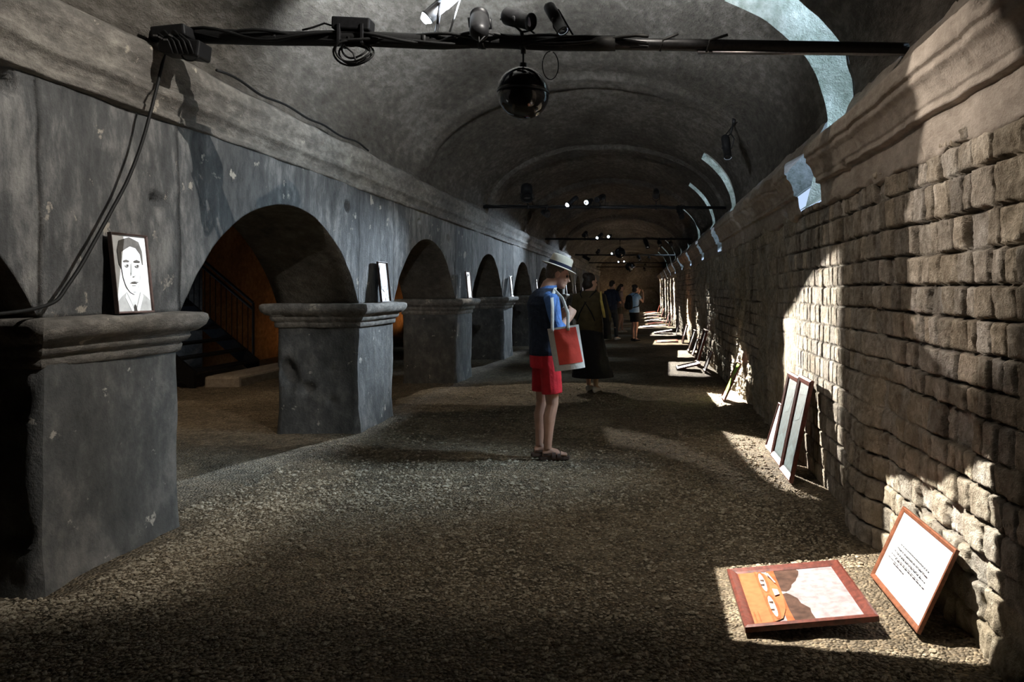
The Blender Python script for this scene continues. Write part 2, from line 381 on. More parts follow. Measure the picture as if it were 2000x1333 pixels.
def right_cornice():
    prof = [(1.46, 2.13), (1.395, 2.15), (1.388, 2.2), (1.385, 2.30), (1.382, 2.315), (1.345, 2.325), (1.345, 2.36), (1.335, 2.37), (1.325, 2.40), (1.30, 2.445), (1.272, 2.47), (1.27, 2.50), (1.252, 2.51), (1.25, 2.585), (1.262, 2.605), (1.40, 2.68), (1.5, 2.75), (1.62, 2.96), (1.64, 2.99)]
    segs, last = [], YB
    for a, b in WIN: segs.append((last, a)); last = b
    segs.append((last, YE))
    for k, (a, b) in enumerate(segs):
        n = max(3, int((b-a)/0.025)) if a < 8 and b > 2 else max(3, int((b-a)/0.1))
        yy = np.linspace(a, b, n); pr = []
        for i in range(len(prof)-1):
            for q in np.linspace(0, 1, 4, endpoint=False): pr.append((prof[i][0]*(1-q)+prof[i+1][0]*q, prof[i][1]*(1-q)+prof[i+1][1]*q))
        pr.append(prof[-1]); pr = np.array(pr)
        Yg, I = np.meshgrid(yy, np.arange(len(pr)), indexing='ij')
        px, pz = pr[I, 0], pr[I, 1]
        e = 0.018*fbm(Yg*5, pz*6, 3.0, 5)+0.025*fbm(Yg*1.1, pz*1.5, 1.0, 3)
        chip = np.clip(fbm(Yg*2.2, pz*3, 12.0, 4)-0.33, 0, 1)*0.35
        blk = np.minimum(np.abs((Yg*1.0+7.03) % 0.83), 0.83-np.abs((Yg+7.03) % 0.83))
        jn = 0.012*np.exp(-(blk/0.012)**2)*(pz > 2.33)
        rag = 0.07*fbm(Yg*4, 3.0, 5.0, 4)*(np.clip((2.19-pz)/0.06, 0, 1))
        Yd = Yg.copy()
        for ed, sg in ((a, 1), (b, -1)):
            Yd += np.exp(-((Yg-ed)/0.12)**2)*(0.10*fbm(pz*6, ed, 4.4, 3))
        V = np.stack([px-e+chip+jn, Yd, pz+rag*0.8], -1)
        o = grid('trim_%d' % (k+1), V, 'cornice'); struct(o, 'moulded stone cornice along the top of the right wall', 'cornice')
right_cornice()

# ------------------------------------------------------------------ left arcade
SPR, CROWN = 1.36, 2.215
KS = range(-2, 12)
def arch_z(y):
    """underside height at y along the wall, or None over a pier"""
    u = (y-PS) % PER
    if u < PW: return None
    c = PW+(PER-PW)/2; hs = (PER-PW)/2; ri = CROWN-SPR
    Rr = (hs*hs+ri*ri)/(2*ri)
    return CROWN-Rr+math.sqrt(max(0, Rr*Rr-(u-c)**2))
def left_wall():
    ys = []
    y = PS-3*PER
    while y < YE-0.5:
        d0 = 0.035 if -1 < y < 9 else (0.07 if y < 18 else 0.2)
        k = int(PW/d0); ys += [(y+PW*j/k, None) for j in range(k+1)]
        n = int((PER-PW)/d0)
        # extra fine near springers
        for j in range(n+1):
            u = 0.5-0.5*math.cos(math.pi*j/n); u = 0.5*u+0.5*j/n
            yy = y+PW+(PER-PW)*u; ys.append((yy, arch_z(min(max(yy, y+PW+1e-5), y+PER-1e-5)) if 0 < j < n else SPR))
        y += PER
    Yl = np.array([a for a, _ in ys]); Zl = np.array([SPR if z is None else z for _, z in ys])
    keep = (Yl > YB) & (Yl < YE+1.5); Yl, Zl = Yl[keep], Zl[keep]
    TOP = 2.58
    rows = []
    t = np.linspace(0, 1, 44)
    for q in t:
        z = Zl+(TOP-Zl)*q
        d = 0.05*fbm(Yl*0.7, z*0.7, 2.0, 3)+0.012*fbm(Yl*6, z*6, 5.0, 4)
        hole = np.zeros_like(z)
        for hx, hz, hr in ((-0.0+2.95*F/(1250-305), 1.5+(568-392)*2.95/(1250-305), 0.045), (2.95*F/(1250-15), 1.5+(568-157)*2.95/(1250-15), 0.06), (7.4, 2.35, .05), (11.4, 2.3, .05), (9.9, 2.42, .04)):
            hole = np.maximum(hole, np.exp(-(((Yl-hx)/hr)**2+((z-hz)/(hr*.9))**2)**2))
        rows.append(np.stack([XL+d-0.13*hole, Yl, z], -1))
    front = rows[::-1]                                     # top -> arch edge
    soff = []
    for q in np.linspace(0, 1, 8)[1:]:
        x = XL+(XLB-XL)*q
        zz = Zl+0.05*fbm(Yl*1.2, q*1.5, 7.0, 3)*min(1, q*4)
        soff.append(np.stack([np.full_like(Yl, x), Yl, zz], -1))
    back = [np.stack([np.full_like(Yl, XLB), Yl, Zl+(3.0-Zl)*q], -1) for q in np.linspace(0, 1, 6)[1:]]
    V = np.stack(front+soff+back, 0)
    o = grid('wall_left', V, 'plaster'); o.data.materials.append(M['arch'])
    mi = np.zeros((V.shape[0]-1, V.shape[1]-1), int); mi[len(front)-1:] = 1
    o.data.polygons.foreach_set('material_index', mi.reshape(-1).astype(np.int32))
    struct(o, 'grey plastered arcade wall with low arches along the left side')
left_wall()
def left_cornice():
    prof = [(XL-0.02, 2.55), (XL+0.035, 2.565), (XL+0.04, 2.60), (XL+0.025, 2.61), (XL+0.045, 2.66), (XL+0.075, 2.69), (XL+0.075, 2.73), (XL+0.05, 2.74), (XL+0.06, 2.80), (XL+0.085, 2.85), (XL+0.09, 2.93), (XL+0.05, 2.965), (XL-0.12, 3.02)]
    ys = np.array(list(np.arange(YB, 1, .3))+ycols(1.0, 0.03, 5, YE, 1.6)); pr = []
    for i in range(len(prof)-1):
        for q in np.linspace(0, 1, 4, endpoint=False): pr.append((prof[i][0]*(1-q)+prof[i+1][0]*q, prof[i][1]*(1-q)+prof[i+1][1]*q))
    pr.append(prof[-1]); pr = np.array(pr)
    Yg, I = np.meshgrid(ys, np.arange(len(pr)), indexing='ij'); px, pz = pr[I, 0], pr[I, 1]
    e = 0.03*fbm(Yg*3, pz*5, 6.0, 5)+0.05*np.clip(fbm(Yg*1.3, pz*2, 2.0, 3), -.3, 0)
    o = grid('trim_20', np.stack([px+e, Yg, pz+0.01*fbm(Yg*4, pz*3, 1.0, 3)], -1), 'moulding')
    struct(o, 'worn moulded plaster cornice along the top of the left arcade', 'cornice')
left_cornice()

def pier(k):
    y0, y1 = PS+PER*k, PS+PER*k+PW
    root = empty('pillar', (XL, (y0+y1)/2, 0)); n = 26 if k < 3 else 10
    nm = {-1: 'at the left edge of the frame', 0: 'nearest, under the first portrait', 1: 'second, beside the lit stair opening', 2: 'third, with broken brick side', 3: 'fourth along the left arcade'}.get(k, 'far down the left arcade, one of the distant piers')
    tag(root, 'square grey rendered pier with moulded cap, '+nm, 'pillar', 'piers of the left arcade', 'structure')
    off = Vector((XL, (y0+y1)/2, 0))
    def loop(z, pr=0.0):                 # outline of the pier, rounded corner by a small chamfer
        x0, x1 = XLB-pr, XL+pr; a, b = y0-pr, y1+pr; c = 0.02
        pts = []
        for (p, q) in (((x1, a+c), (x1, b-c)), ((x1-c, b), (x0+c, b)), ((x0, b-c), (x0, a+c)), ((x0+c, a), (x1-c, a))):
            for t in np.linspace(0, 1, n): pts.append((p[0]+(q[0]-p[0])*t, p[1]+(q[1]-p[1])*t))
        return np.array(pts+pts[:1])
    zs = np.linspace(-0.12, 1.13, 40 if k < 3 else 12); rows = []
    for z in zs:
        L = loop(z); cx, cy = (XL+XLB)/2, (y0+y1)/2
        d = 0.035*fbm(L[:, 0]*1.6, L[:, 1]*1.6, z*1.6+k, 4)+0.02*max(0, 0.25-z)/0.25
        br = np.clip(fbm(L[:, 0]*2.0+k*3.3, L[:, 1]*2.0, z*2.4, 3)-0.27, 0, 0.25)*0.5*(L[:, 0] < XL-0.02)
        nx, ny = np.sign(L[:, 0]-cx)*(np.abs(L[:, 0]-cx) > (XL-XLB)/2-.005), np.sign(L[:, 1]-cy)*(np.abs(L[:, 1]-cy) > PW/2-.005)
        d = d-br
        rows.append(np.stack([L[:, 0]+d*nx-off.x, L[:, 1]+d*ny-off.y, np.full(len(L), z)], -1))
    grid('shaft', np.stack(rows), 'pier', parent=root)
    prof = [(0.0, 1.11), (0.02, 1.12), (0.025, 1.16), (0.02, 1.175), (0.045, 1.185), (0.06, 1.215), (0.055, 1.235), (0.09, 1.25), (0.125, 1.285), (0.135, 1.32), (0.13, 1.35), (0.11, 1.362), (0.02, 1.368), (-0.05, 1.37)]
    rows = []
    for pr, z in prof:
        L = loop(z, pr)
        e = 0.014*fbm(L[:, 0]*6, L[:, 1]*6, z*4+k, 4)
        rows.append(np.stack([L[:, 0]+e-off.x, L[:, 1]+e-off.y, z+e*0.5], -1))
    grid('capital', np.stack(rows), 'moulding', parent=root)
for k in KS: pier(k)

# ------------------------------------------------------------------ parallel gallery on the left, seen through the arches
def left_gallery():
    SO = (11.2, 13.55, 2.9)              # stair opening in the outer wall
    ys = np.array(sorted(set(list(np.arange(YB, YE, .35))+[SO[0], SO[1]]))); zs = np.array(sorted(set(list(np.linspace(-.1, 2.9, 22)))))
    Yg, Zg = np.meshgrid(ys, zs)
    V = np.stack([XO+0.06*fbm(Yg*1.2, Zg*1.2, 3.0, 4), Yg, Zg], -1)
    mk = ~((Yg[:-1, :-1] >= SO[0]-1e-3) & (Yg[1:, 1:] <= SO[1]+1e-3) & (Zg[1:, 1:] <= SO[2]+1e-3))
    o = grid('wall_outer', V, 'ochre', mask=mk); struct(o, 'ochre plastered outer wall of the parallel gallery')
    th = np.linspace(0, math.pi, 30); T, Yv = np.meshgrid(th, np.arange(YB, YE+.5, .5))
    c, a = (XO+XLB)/2, (XLB-XO)/2
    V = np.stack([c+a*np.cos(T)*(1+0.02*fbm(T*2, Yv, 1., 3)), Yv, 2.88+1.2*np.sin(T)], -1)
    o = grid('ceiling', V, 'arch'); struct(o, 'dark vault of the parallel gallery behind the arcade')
    mb = MB()                            # masonry pocket that holds the stair
    x0, x1 = XO-0.02, XO-3.2
    for (p, q) in (((SO[0], 0), (SO[0], 1)), ((SO[1], 0), (SO[1], 1))):
        mb.add([(x0+.2, p[0], -.1), (x1, p[0], -.1), (x1, p[0], 4.5), (x0+.2, p[0], 4.5)], [(0, 1, 2, 3)])
    mb.add([(x1, SO[0], -.1), (x1, SO[1], -.1), (x1, SO[1], 4.5), (x1, SO[0], 4.5)], [(0, 1, 2, 3)])
    mb.add([(x0, SO[0], 4.5), (x1, SO[0], 4.5), (x1, SO[1], 4.5), (x0, SO[1], 4.5)], [(0, 1, 2, 3)])
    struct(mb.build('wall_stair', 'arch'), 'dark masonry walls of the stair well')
    # ends
    mb = MB(); mb.add([(XO-.3, YE, -.1), (2, YE, -.1), (2, YE, 5), (XO-.3, YE, 5)], [(0, 1, 2, 3)])
    e = struct(mb.build('wall_end', 'vault'), 'dark end wall closing the gallery')
    mb = MB(); mb.add([(XO-.3, YB, -.1), (2, YB, -.1), (2, YB, 5), (XO-.3, YB, 5)], [(0, 1, 2, 3)])
    struct(mb.build('wall_back', 'vault'), 'end wall of the gallery behind the viewpoint')
    # blind arched doorway in the end wall
    pts = [(0.0, 0), (1.3, 0), (1.3, 1.0)]+[(0.65+0.65*math.cos(a), 1.0+0.55*math.sin(a)) for a in np.linspace(0, math.pi, 14)[1:]]
    mb = MB(); out = [(-0.12, 0), (1.42, 0), (1.42, 1.0)]+[(0.65+0.77*math.cos(a), 1.0+0.67*math.sin(a)) for a in np.linspace(0, math.pi, 14)[1:]]
    n = len(pts); vs = [(x, YE-0.12, z) for x, z in pts]+[(x, YE-0.12, z) for x, z in out]+[(x, YE, z) for x, z in out]+[(x, YE-.01, z) for x, z in pts]
    fs = []
    for i in range(2, n-1): fs += [(i, i+1, n+i+1, n+i), (n+i, n+i+1, 2*n+i+1, 2*n+i), (i, i+1, 3*n+i+1, 3*n+i)]
    mb.add(vs, fs); struct(mb.build('door_1', 'arch'), 'dark arched doorway in the far end wall')
left_gallery()

def staircase():
    yn, yf = 11.35, 13.25
    root = empty('staircase', (-7.5, 12.3, 0), 'black steel staircase with railing rising into the outer wall behind the first arch', 'stairs')
    off = root.location
    x0, z0, dx, dz = -6.95, 0.26, 0.235, 0.2
    n = 14
    for yy in (yf, yn):
        mb = MB(); a = Vector((x0+0.12, yy, z0-0.16)); b = a+Vector((-dx*n, 0, dz*n))
        u = (b-a).normalized(); up = Vector((0, 0, 1)); hh = 0.16
        vs = [a-up*hh, b-up*hh, b+up*hh, a+up*hh]; vs = [v+Vector((0, s*0.025, 0))-off for s in (-1, 1) for v in vs]
        mb.add(vs, [(0, 1, 2, 3), (4, 7, 6, 5), (0, 4, 5, 1), (1, 5, 6, 2), (2, 6, 7, 3), (3, 7, 4, 0)]); mb.build('stringer', 'black', root)
    for i in range(n):
        mb = MB(); mb.box(Vector((x0-dx*i, (yn+yf)/2, z0+dz*i-0.02))-off, (0.27, yf-yn-0.06, 0.035), bev=0.005); mb.build('tread', 'black', root)
    mb = MB(); a = Vector((x0+0.02, yf, z0-.1)); b = a+Vector((-dx*n, 0, dz*n))
    R1 = Vector((0, 0, 1.12)); R2 = Vector((0, 0, 1.0))
    for r_ in (R1, R2): mb.tube([a+r_-off, b+r_-off], 0.026, 8)
    mb.tube([a-off, a+R1-off], 0.024, 8)
    for k in range(1, 34):
        p = a+(b-a)*k/34; mb.tube([p-off, p+R2-off], 0.008, 5)
    mb.build('railing', 'black', root)
    mb = MB()
    mb.box((-6.42, 12.45, 0.08), (0.55, 2.2, 0.2), bev=0.04)
    ob = mb.build('stone_step', 'cornice'); tag(ob, 'worn stone block step at the foot of the black stairs', 'step')
staircase()

# ------------------------------------------------------------------ framed pictures
def place(o, base, right, up):
    r = Vector(right).normalized(); u = Vector(up).normalized(); y = u.cross(r)
    o.matrix_world = Matrix.Translation(Vector(base)) @ Matrix((r, y, u)).transposed().to_4x4()
def framed(name, label, cat, group, wd, ht, rail, dep, railmat, art, base, right, up, mount=0.0, arthook=None):
    root = empty(name, (0, 0, 0), label, cat, group)
    mb = MB(); hw = wd/2
    prof = [(0, 0), (0, -dep), (rail*.25, -dep-rail*.12), (rail*.75, -dep*.85), (rail, -dep*.55), (rail, -0.004)]
    for (ax, az, bx, bz) in ((-hw, 0, hw, 0), (hw, 0, hw, ht), (hw, ht, -hw, ht), (-hw, ht, -hw, 0)):
        A, B = Vector((ax, 0, az)), Vector((bx, 0, bz)); t = (B-A).normalized(); inn = Vector((-t.z, 0, t.x))
        vs = []
        for i_, y_ in prof: vs.append(A+t*i_+inn*i_+Vector((0, y_, 0)))
        for i_, y_ in prof: vs.append(B-t*i_+inn*i_+Vector((0, y_, 0)))
        n = len(prof); mb.add(vs, [(i, (i+1) % n, n+(i+1) % n, n+i) for i in range(n)])
    mb.build('frame', railmat, root)
    mb = MB(); mats = []
    iw, ih = wd-2*rail, ht-2*rail; py = -dep*.45
    def use(m):
        if m not in mats: mats.append(m)
        return mats.index(m)
    mb.add([(-iw/2, py, rail), (iw/2, py, rail), (iw/2, py, rail+ih), (-iw/2, py, rail+ih)], [(0, 1, 2, 3)], use(art[0]))
    for k, (pl, m) in enumerate(art[1]):
        mb.poly([Vector((-iw/2+iw*x, py-0.0007*(k+1), rail+ih*z)) for x, z in pl], use(m))
    ob = mb.build('picture', mats, root)
    for p in ob.data.polygons:
        pass
    mb = MB(); mb.box((0, -0.003, ht/2), (wd-rail*.6, 0.005, ht-rail*.6)); mb.build('backing_board', 'card', root)
    place(root, base, right, up)
    return root
def ell(cx, cz, rx, rz, n=20, a0=0, a1=2*math.pi): return [(cx+rx*math.cos(a0+(a1-a0)*i/n), cz+rz*math.sin(a0+(a1-a0)*i/n)) for i in range(n)]
# a sandy-orange car bonnet under a dark avenue of trees and a pale sky
CARART = ('sky', [
    ([(0, .36), (1, .36), (1, .56), (.88, .55), (.8, .56), (.7, .50), (.6, .49), (.52, .44), (.47, .40), (.43, .45), (.38, .48), (.32, .5), (.25, .56), (.2, .58), (.12, .62), (.04, .64), (0, .62)], 'tree'),
    ([(.44, .36), (.5, .36), (.475, .43)], 'glare'), ([(0, .30), (1, .30), (1, .37), (.8, .36), (0, .38)], 'rust'),
    ([(0, 0), (1, 0), (1, .2), (0, .2)], 'orange'), ([(0, .0), (.16, 0), (.16, .015), (0, .015)], 'rust'), ([(.8, .02), (.98, .02), (.98, .035), (.8, .035)], 'rust'), ([(.8, .06), (.98, .06), (.98, .07), (.8, .07)], 'rust'),
    ([(0, .17), (1, .17), (1, .19), (0, .19)], 'rust'),
    ([(0, .19), (1, .19), (.96, .27), (.8, .33), (.55, .36), (.3, .34), (.06, .27)], 'orange'),
    (ell(.25, .225, .235, .05), 'rust'), (ell(.25, .22, .195, .027), 'glare'), (ell(.74, .225, .235, .05), 'rust'), (ell(.74, .22, .195, .027), 'glare'),
    ([(.2, .2), (.23, .2), (.24, .235), (.2, .24)], 'tree'), ([(.3, .19), (.32, .19), (.34, .22), (.3, .23)], 'tree'), ([(.66, .2), (.68, .2), (.7, .235), (.66, .24)], 'tree'), ([(.8, .19), (.82, .19), (.83, .22), (.8, .225)], 'tree'),
    ([(.42, .28), (.56, .28), (.54, .33), (.44, .33)], 'glare'), ([(.1, .29), (.3, .33), (.3, .345), (.08, .305)], 'glare')])
TEXT = []
for k in range(5):
    zc = 0.60-0.055*k; x = 0.2
    end = (0.80, .82, .80, .82, .47)[k]
    while x < end-0.02:
        wl = R.uniform(0.02, 0.07); TEXT.append(([(x, zc), (min(x+wl, end), zc), (min(x+wl, end), zc+0.017), (x, zc+0.017)], 'ink')); x += wl+0.014
TEXTART = ('paper', TEXT)
TEALART = ('teal', [([(.05, .03), (.95, .03), (.95, .2), (.5, .3), (.05, .22)], 'mist'), ([(.2, .55), (.6, .6), (.8, .8), (.4, .75)], 'mist'), ([(.1, .86), (.9, .9), (.9, .95), (.1, .93)], 'mist')])
GREENART = ('green', [([(.0, .0), (1, 0), (1, .12), (0, .16)], 'tan'), (ell(.5, .6, .2, .14), 'tan')])
GREYART = ('grey', [([(0, 0), (1, 0), (1, .35), (.5, .42), (0, .3)], 'tree'), (ell(.6, .7, .2, .1), 'paper')])
PALE = ('paper', [([(.2, .55), (.8, .55), (.8, .57), (.2, .57)], 'ink'), ([(.2, .48), (.75, .48), (.75, .5), (.2, .5)], 'ink')])
def FACE(v):
    s = 0.0
    bgc = ('p_light', 'p_mid', 'p_white', 'p_light')[v % 4]
    hair = [[(.14, .62), (.12, .80), (.2, .93), (.5, .985), (.78, .93), (.86, .80), (.85, .60), (.8, .55), (.2, .56)],
            [(.10, .30), (.10, .80), (.22, .95), (.5, .99), (.78, .95), (.9, .80), (.9, .30), (.76, .3), (.24, .3)],
            [(.2, .66), (.18, .82), (.3, .92), (.5, .95), (.7, .92), (.82, .82), (.8, .66)],
            [(.12, .45), (.12, .80), (.22, .95), (.5, .99), (.78, .95), (.88, .80), (.88, .45), (.76, .4), (.24, .4)]][v % 4]
    A = [([(0, 0), (1, 0), (1, .13), (.84, .21), (.7, .25), (.5, .12), (.3, .25), (.16, .2), (0, .12)], 'p_mid'),
         ([(.3, .25), (.5, .0), (.7, .27), (.66, .36), (.34, .34)], 'p_light'), ([(.28, .24), (.48, .0), (.40, 0), (.24, .18)], 'p_white'), ([(.72, .26), (.52, .0), (.62, 0), (.78, .2)], 'p_white'),
         ([(.45, .0), (.55, 0), (.53, .07), (.5, .09), (.47, .07)], 'p_dark'),
         (hair, 'p_hair'),
         ([(.2, .62), (.22, .45), (.28, .33), (.38, .25), (.5, .22), (.62, .25), (.72, .33), (.79, .45), (.81, .62), (.78, .76), (.66, .84), (.5, .86), (.36, .82), (.24, .78)], 'p_white'),
         ([(.78, .62), (.84, .62), (.84, .52), (.79, .48)], 'p_light'),
         ([(.72, .33), (.79, .45), (.81, .62), (.75, .58), (.7, .42), (.6, .27)], 'p_light'),
         ([(.26, .645), (.42, .65), (.43, .665), (.34, .682), (.25, .665)], 'p_hair'), ([(.56, .65), (.74, .648), (.75, .666), (.65, .685), (.55, .667)], 'p_hair'),
         (ell(.35, .60, .065, .02, 12), 'p_mid'), (ell(.65, .60, .065, .02, 12), 'p_mid'), (ell(.35, .602, .026, .015, 10), 'p_dark'), (ell(.65, .602, .026, .015, 10), 'p_dark'),
         ([(.47, .64), (.49, .64), (.46, .48), (.5, .455), (.56, .46), (.56, .475), (.5, .468), (.43, .48), (.43, .47)], 'p_mid'),
         ([(.39, .385), (.5, .392), (.62, .385), (.61, .375), (.5, .372), (.4, .375)], 'p_hair'), ([(.43, .355), (.58, .355), (.55, .345), (.46, .345)], 'p_light'), ([(.44, .27), (.58, .27), (.54, .262), (.48, .262)], 'p_light')]
    return (bgc, A)
def lean(label, art, y0, y1, xb, xt, zt, railmat='mahog', rail=0.03, dep=0.022, group='pictures leaning on the right wall', name='framed_picture'):
    up = Vector((xt-xb, 0, zt)); yc = (y0+y1)/2
    return framed(name, label, 'picture', group, abs(y1-y0), up.length, rail, dep, railmat, art, (xb, yc, 0.012+FLOORZ(xb, yc)), (0, -1, 0), up)
def flat(label, art, x0, x1, y0, y1, z0=0.03, z1=0.07, railmat='mahog', rail=0.05, name='framed_picture'):
    up = Vector((x1-x0, 0, z1-z0)); yc = (y0+y1)/2
    return framed(name, label, 'picture', 'pictures lying on the floor by the right wall', abs(y1-y0), up.length, rail, 0.024, railmat, art, (x0, yc, z0-0.022+FLOORZ(x0, yc)), (0, -1, 0), up)

flat('mahogany framed photo of an orange car bonnet and trees, lying flat in front', CARART, 0.46, 1.045, 3.225, 3.90, 0.035, 0.085)
lean('white text panel in thin wooden frame, leaning on the wall at the front right', TEXTART, 3.176, 3.82, 1.205, 1.375, 0.36, 'wood', 0.024, 0.018, name='text_panel')
lean('tall mahogany framed blue-green picture, nearer of the pair leaning on the bright wall', TEALART, 5.70, 6.13, 1.18, 1.345, 0.79, rail=0.055, dep=0.026)
lean('tall mahogany framed blue-green picture, partly behind its twin by the bright wall', TEALART, 6.2, 6.66, 1.20, 1.36, 0.76, rail=0.055, dep=0.026)
lean('small white panel leaning behind the two tall blue-green pictures', PALE, 6.68, 7.06, 1.21, 1.34, 0.42, 'mahog', 0.022, 0.018, name='text_panel')
lean('bright green picture leaning on the wall with a wide black shadow', GREENART, 9.93, 10.28, 1.145, 1.37, 0.5, 'mahog', 0.022, 0.022)
lean('small white panel leaning beside the fourth group of pictures', PALE, 13.45, 13.9, 1.195, 1.34, 0.36, 'mahog', 0.025, 0.018, name='text_panel')
lean('tall grey picture leaning just past the small white panel of the fourth group', GREYART, 14.7, 15.3, 1.16, 1.36, 0.68, 'mahog', 0.05, 0.04)
flat('picture lying flat on the lit gravel beside the fourth group', GREYART, 0.70, 1.14, 13.85, 14.4, 0.03, 0.13)
lean('small white panel leaning in the fifth lit group', PALE, 16.85, 17.3, 1.22, 1.35, 0.38, 'mahog', 0.025, 0.018, name='text_panel')
lean('grey picture leaning farther along the fifth lit group', GREYART, 17.6, 18.2, 1.18, 1.35, 0.52, 'darkwood', 0.045, 0.03)
lean('pale picture leaning above the orange one, sixth lit group', ('paper', GREYART[1]), 20.8, 21.4, 1.22, 1.36, 0.52, 'darkwood', 0.04, 0.03)
flat('flat orange picture lying on the gravel in the sixth lit group', ('orange', [([(0, .6), (1, .6), (1, .75), (0, .8)], 'rust')]), 0.46, 1.1, 21.2, 21.9, 0.03, 0.06)
lean('small white panel leaning in the seventh lit group', PALE, 24.9, 25.4, 1.22, 1.34, 0.4, 'mahog', 0.025, 0.018, name='text_panel')
flat('mahogany framed pale picture lying flat in the seventh lit group', ('sky', CARART[1][:3]), 0.5, 1.12, 25.6, 26.3, 0.03, 0.13)
FAR = [(29.6, 'first'), (32.6, 'second'), (36.2, 'third'), (40.2, 'fourth'), (45.4, 'fifth'), (49.5, 'sixth')]
for i, (y, od) in enumerate(FAR):
    flat('far flat lit picture on the floor, %s beyond the strolling visitors' % od, ('sky', CARART[1][:3]) if i % 2 else ('tan', GREYART[1]), 0.35 if i else 0.1, 1.05, y, y+0.7, 0.03, 0.1)
    lean('far lit panel leaning on the right wall, %s beyond the strolling visitors' % od, PALE if i % 2 else GREYART, y+0.9, y+1.4, 1.2, 1.36, 0.5, 'mahog', 0.03, 0.02, name='text_panel')

NUM = ['nearest of the arcade, above the first pier', 'on the second pier, between the two clearest arches', 'on the third pier, past the second arch', 'on the fourth pier', 'on the fifth pier, by the hat of the man', 'on the sixth pier', 'on the seventh pier', 'on the eighth pier', 'on the ninth pier', 'on the tenth pier']
POR = []
for k in range(0, 9):
    yc = PS+PER*k+0.565; wd, ht = (0.30, 0.45)
    z0 = 1.372; x0 = XL+0.085
    lab = ('black and white portrait of a man, ' if k == 0 else 'narrow lit portrait in dark frame, ')+NUM[k]
    o = framed('portrait', lab, 'portrait', 'portraits on the pier ledges', wd, ht, 0.012, 0.022, 'darkwood', FACE(k), (x0, yc, z0), (0, 1, 0), (-0.045, 0, ht))
    POR.append((yc, wd, ht, x0, z0))

# ------------------------------------------------------------------ beams, cables, lamps
BEAMS = [(4.48, 3.045, 2.965), (13.9, 3.08, 3.06), (22.9, 3.1, 3.1), (33.5, 3.12, 3.1), (42.5, 3.1, 3.1), (50.0, 3.1, 3.1), (-4.6, 3.05, 3.0)]
BN = ['nearest', 'second', 'third', 'fourth', 'fifth', 'farthest', 'behind the viewpoint']
def beam_z(i, x):
    y, zl, zr = BEAMS[i]; return zl+(zr-zl)*(x+2.95)/4.6
for i, (y, zl, zr) in enumerate(BEAMS):
    root = empty('lighting_beam', (-0.65, y, (zl+zr)/2), ('black steel lighting beam spanning the vault with cables taped along it, %s' % BN[i]) if i < 6 else 'steel lighting beam across the vault behind the viewpoint', 'beam', 'beams across the vault')
    off = root.location; n = 40
    mb = MB(); mb.tube([Vector((-3.0, y, zl))-off, Vector((1.66, y, zr))-off], 0.037 if i == 0 else .03, 12); mb.build('pipe', 'pipe', root, True)
    for j in range(4 if i == 0 else 2):
        pts = []
        for k in range(n+1):
            x = -2.9+(2.95 if i == 0 else 4.0)*k/n; ph = j*1.7+k*(0.5+0.13*j)
            pts.append(Vector((x, y-0.02+0.022*math.cos(ph)*(1 if j else .5)-0.012*j, zl+(zr-zl)*(x+2.95)/4.6+0.03*math.sin(ph*.6+j)+0.012*vnoise(x*3, j, 1.0)))-off)
        mb = MB(); mb.tube(pts, 0.010, 6); mb.build('cable', 'rubber', root, True)
    if i == 0:
        mb = MB(); mb.tube([Vector((x, y+.004*math.sin(x*9), beam_z(0, x)+.004*math.cos(x*7)))-off for x in np.linspace(-2.9, -.15, 30)], [.046+.006*float(vnoise(x*5, 1, 2)) for x in np.linspace(-2.9, -.15, 30)], 12); mb.build('cable_sleeve', 'rubber', root, True)
        for x in (-2.2, -1.75, -1.3, -0.95):
            mb = MB(); mb.tube([Vector((x-.012, y, beam_z(0, x)))-off, Vector((x+.012, y, beam_z(0, x)))-off], 0.047, 12); mb.build('tape', 'rubber', root, True)
        mb = MB(); mb.tube([Vector((0.35, y, 2.945))-off, Vector((1.72, y, 2.935))-off], 0.013, 8); mb.build('conduit', 'steel', root, True)
        for x, l in ((0.14, 0.10), (0.42, 0.12)):
            z = beam_z(0, x); mb = MB(); mb.tube([Vector((x-.02, y-.03, z-.05))-off, Vector((x, y-.03, z+.02))-off, Vector((x+l*.9, y-.03, z+.055))-off], 0.008, 6); mb.build('clip', 'rubber', root, True)

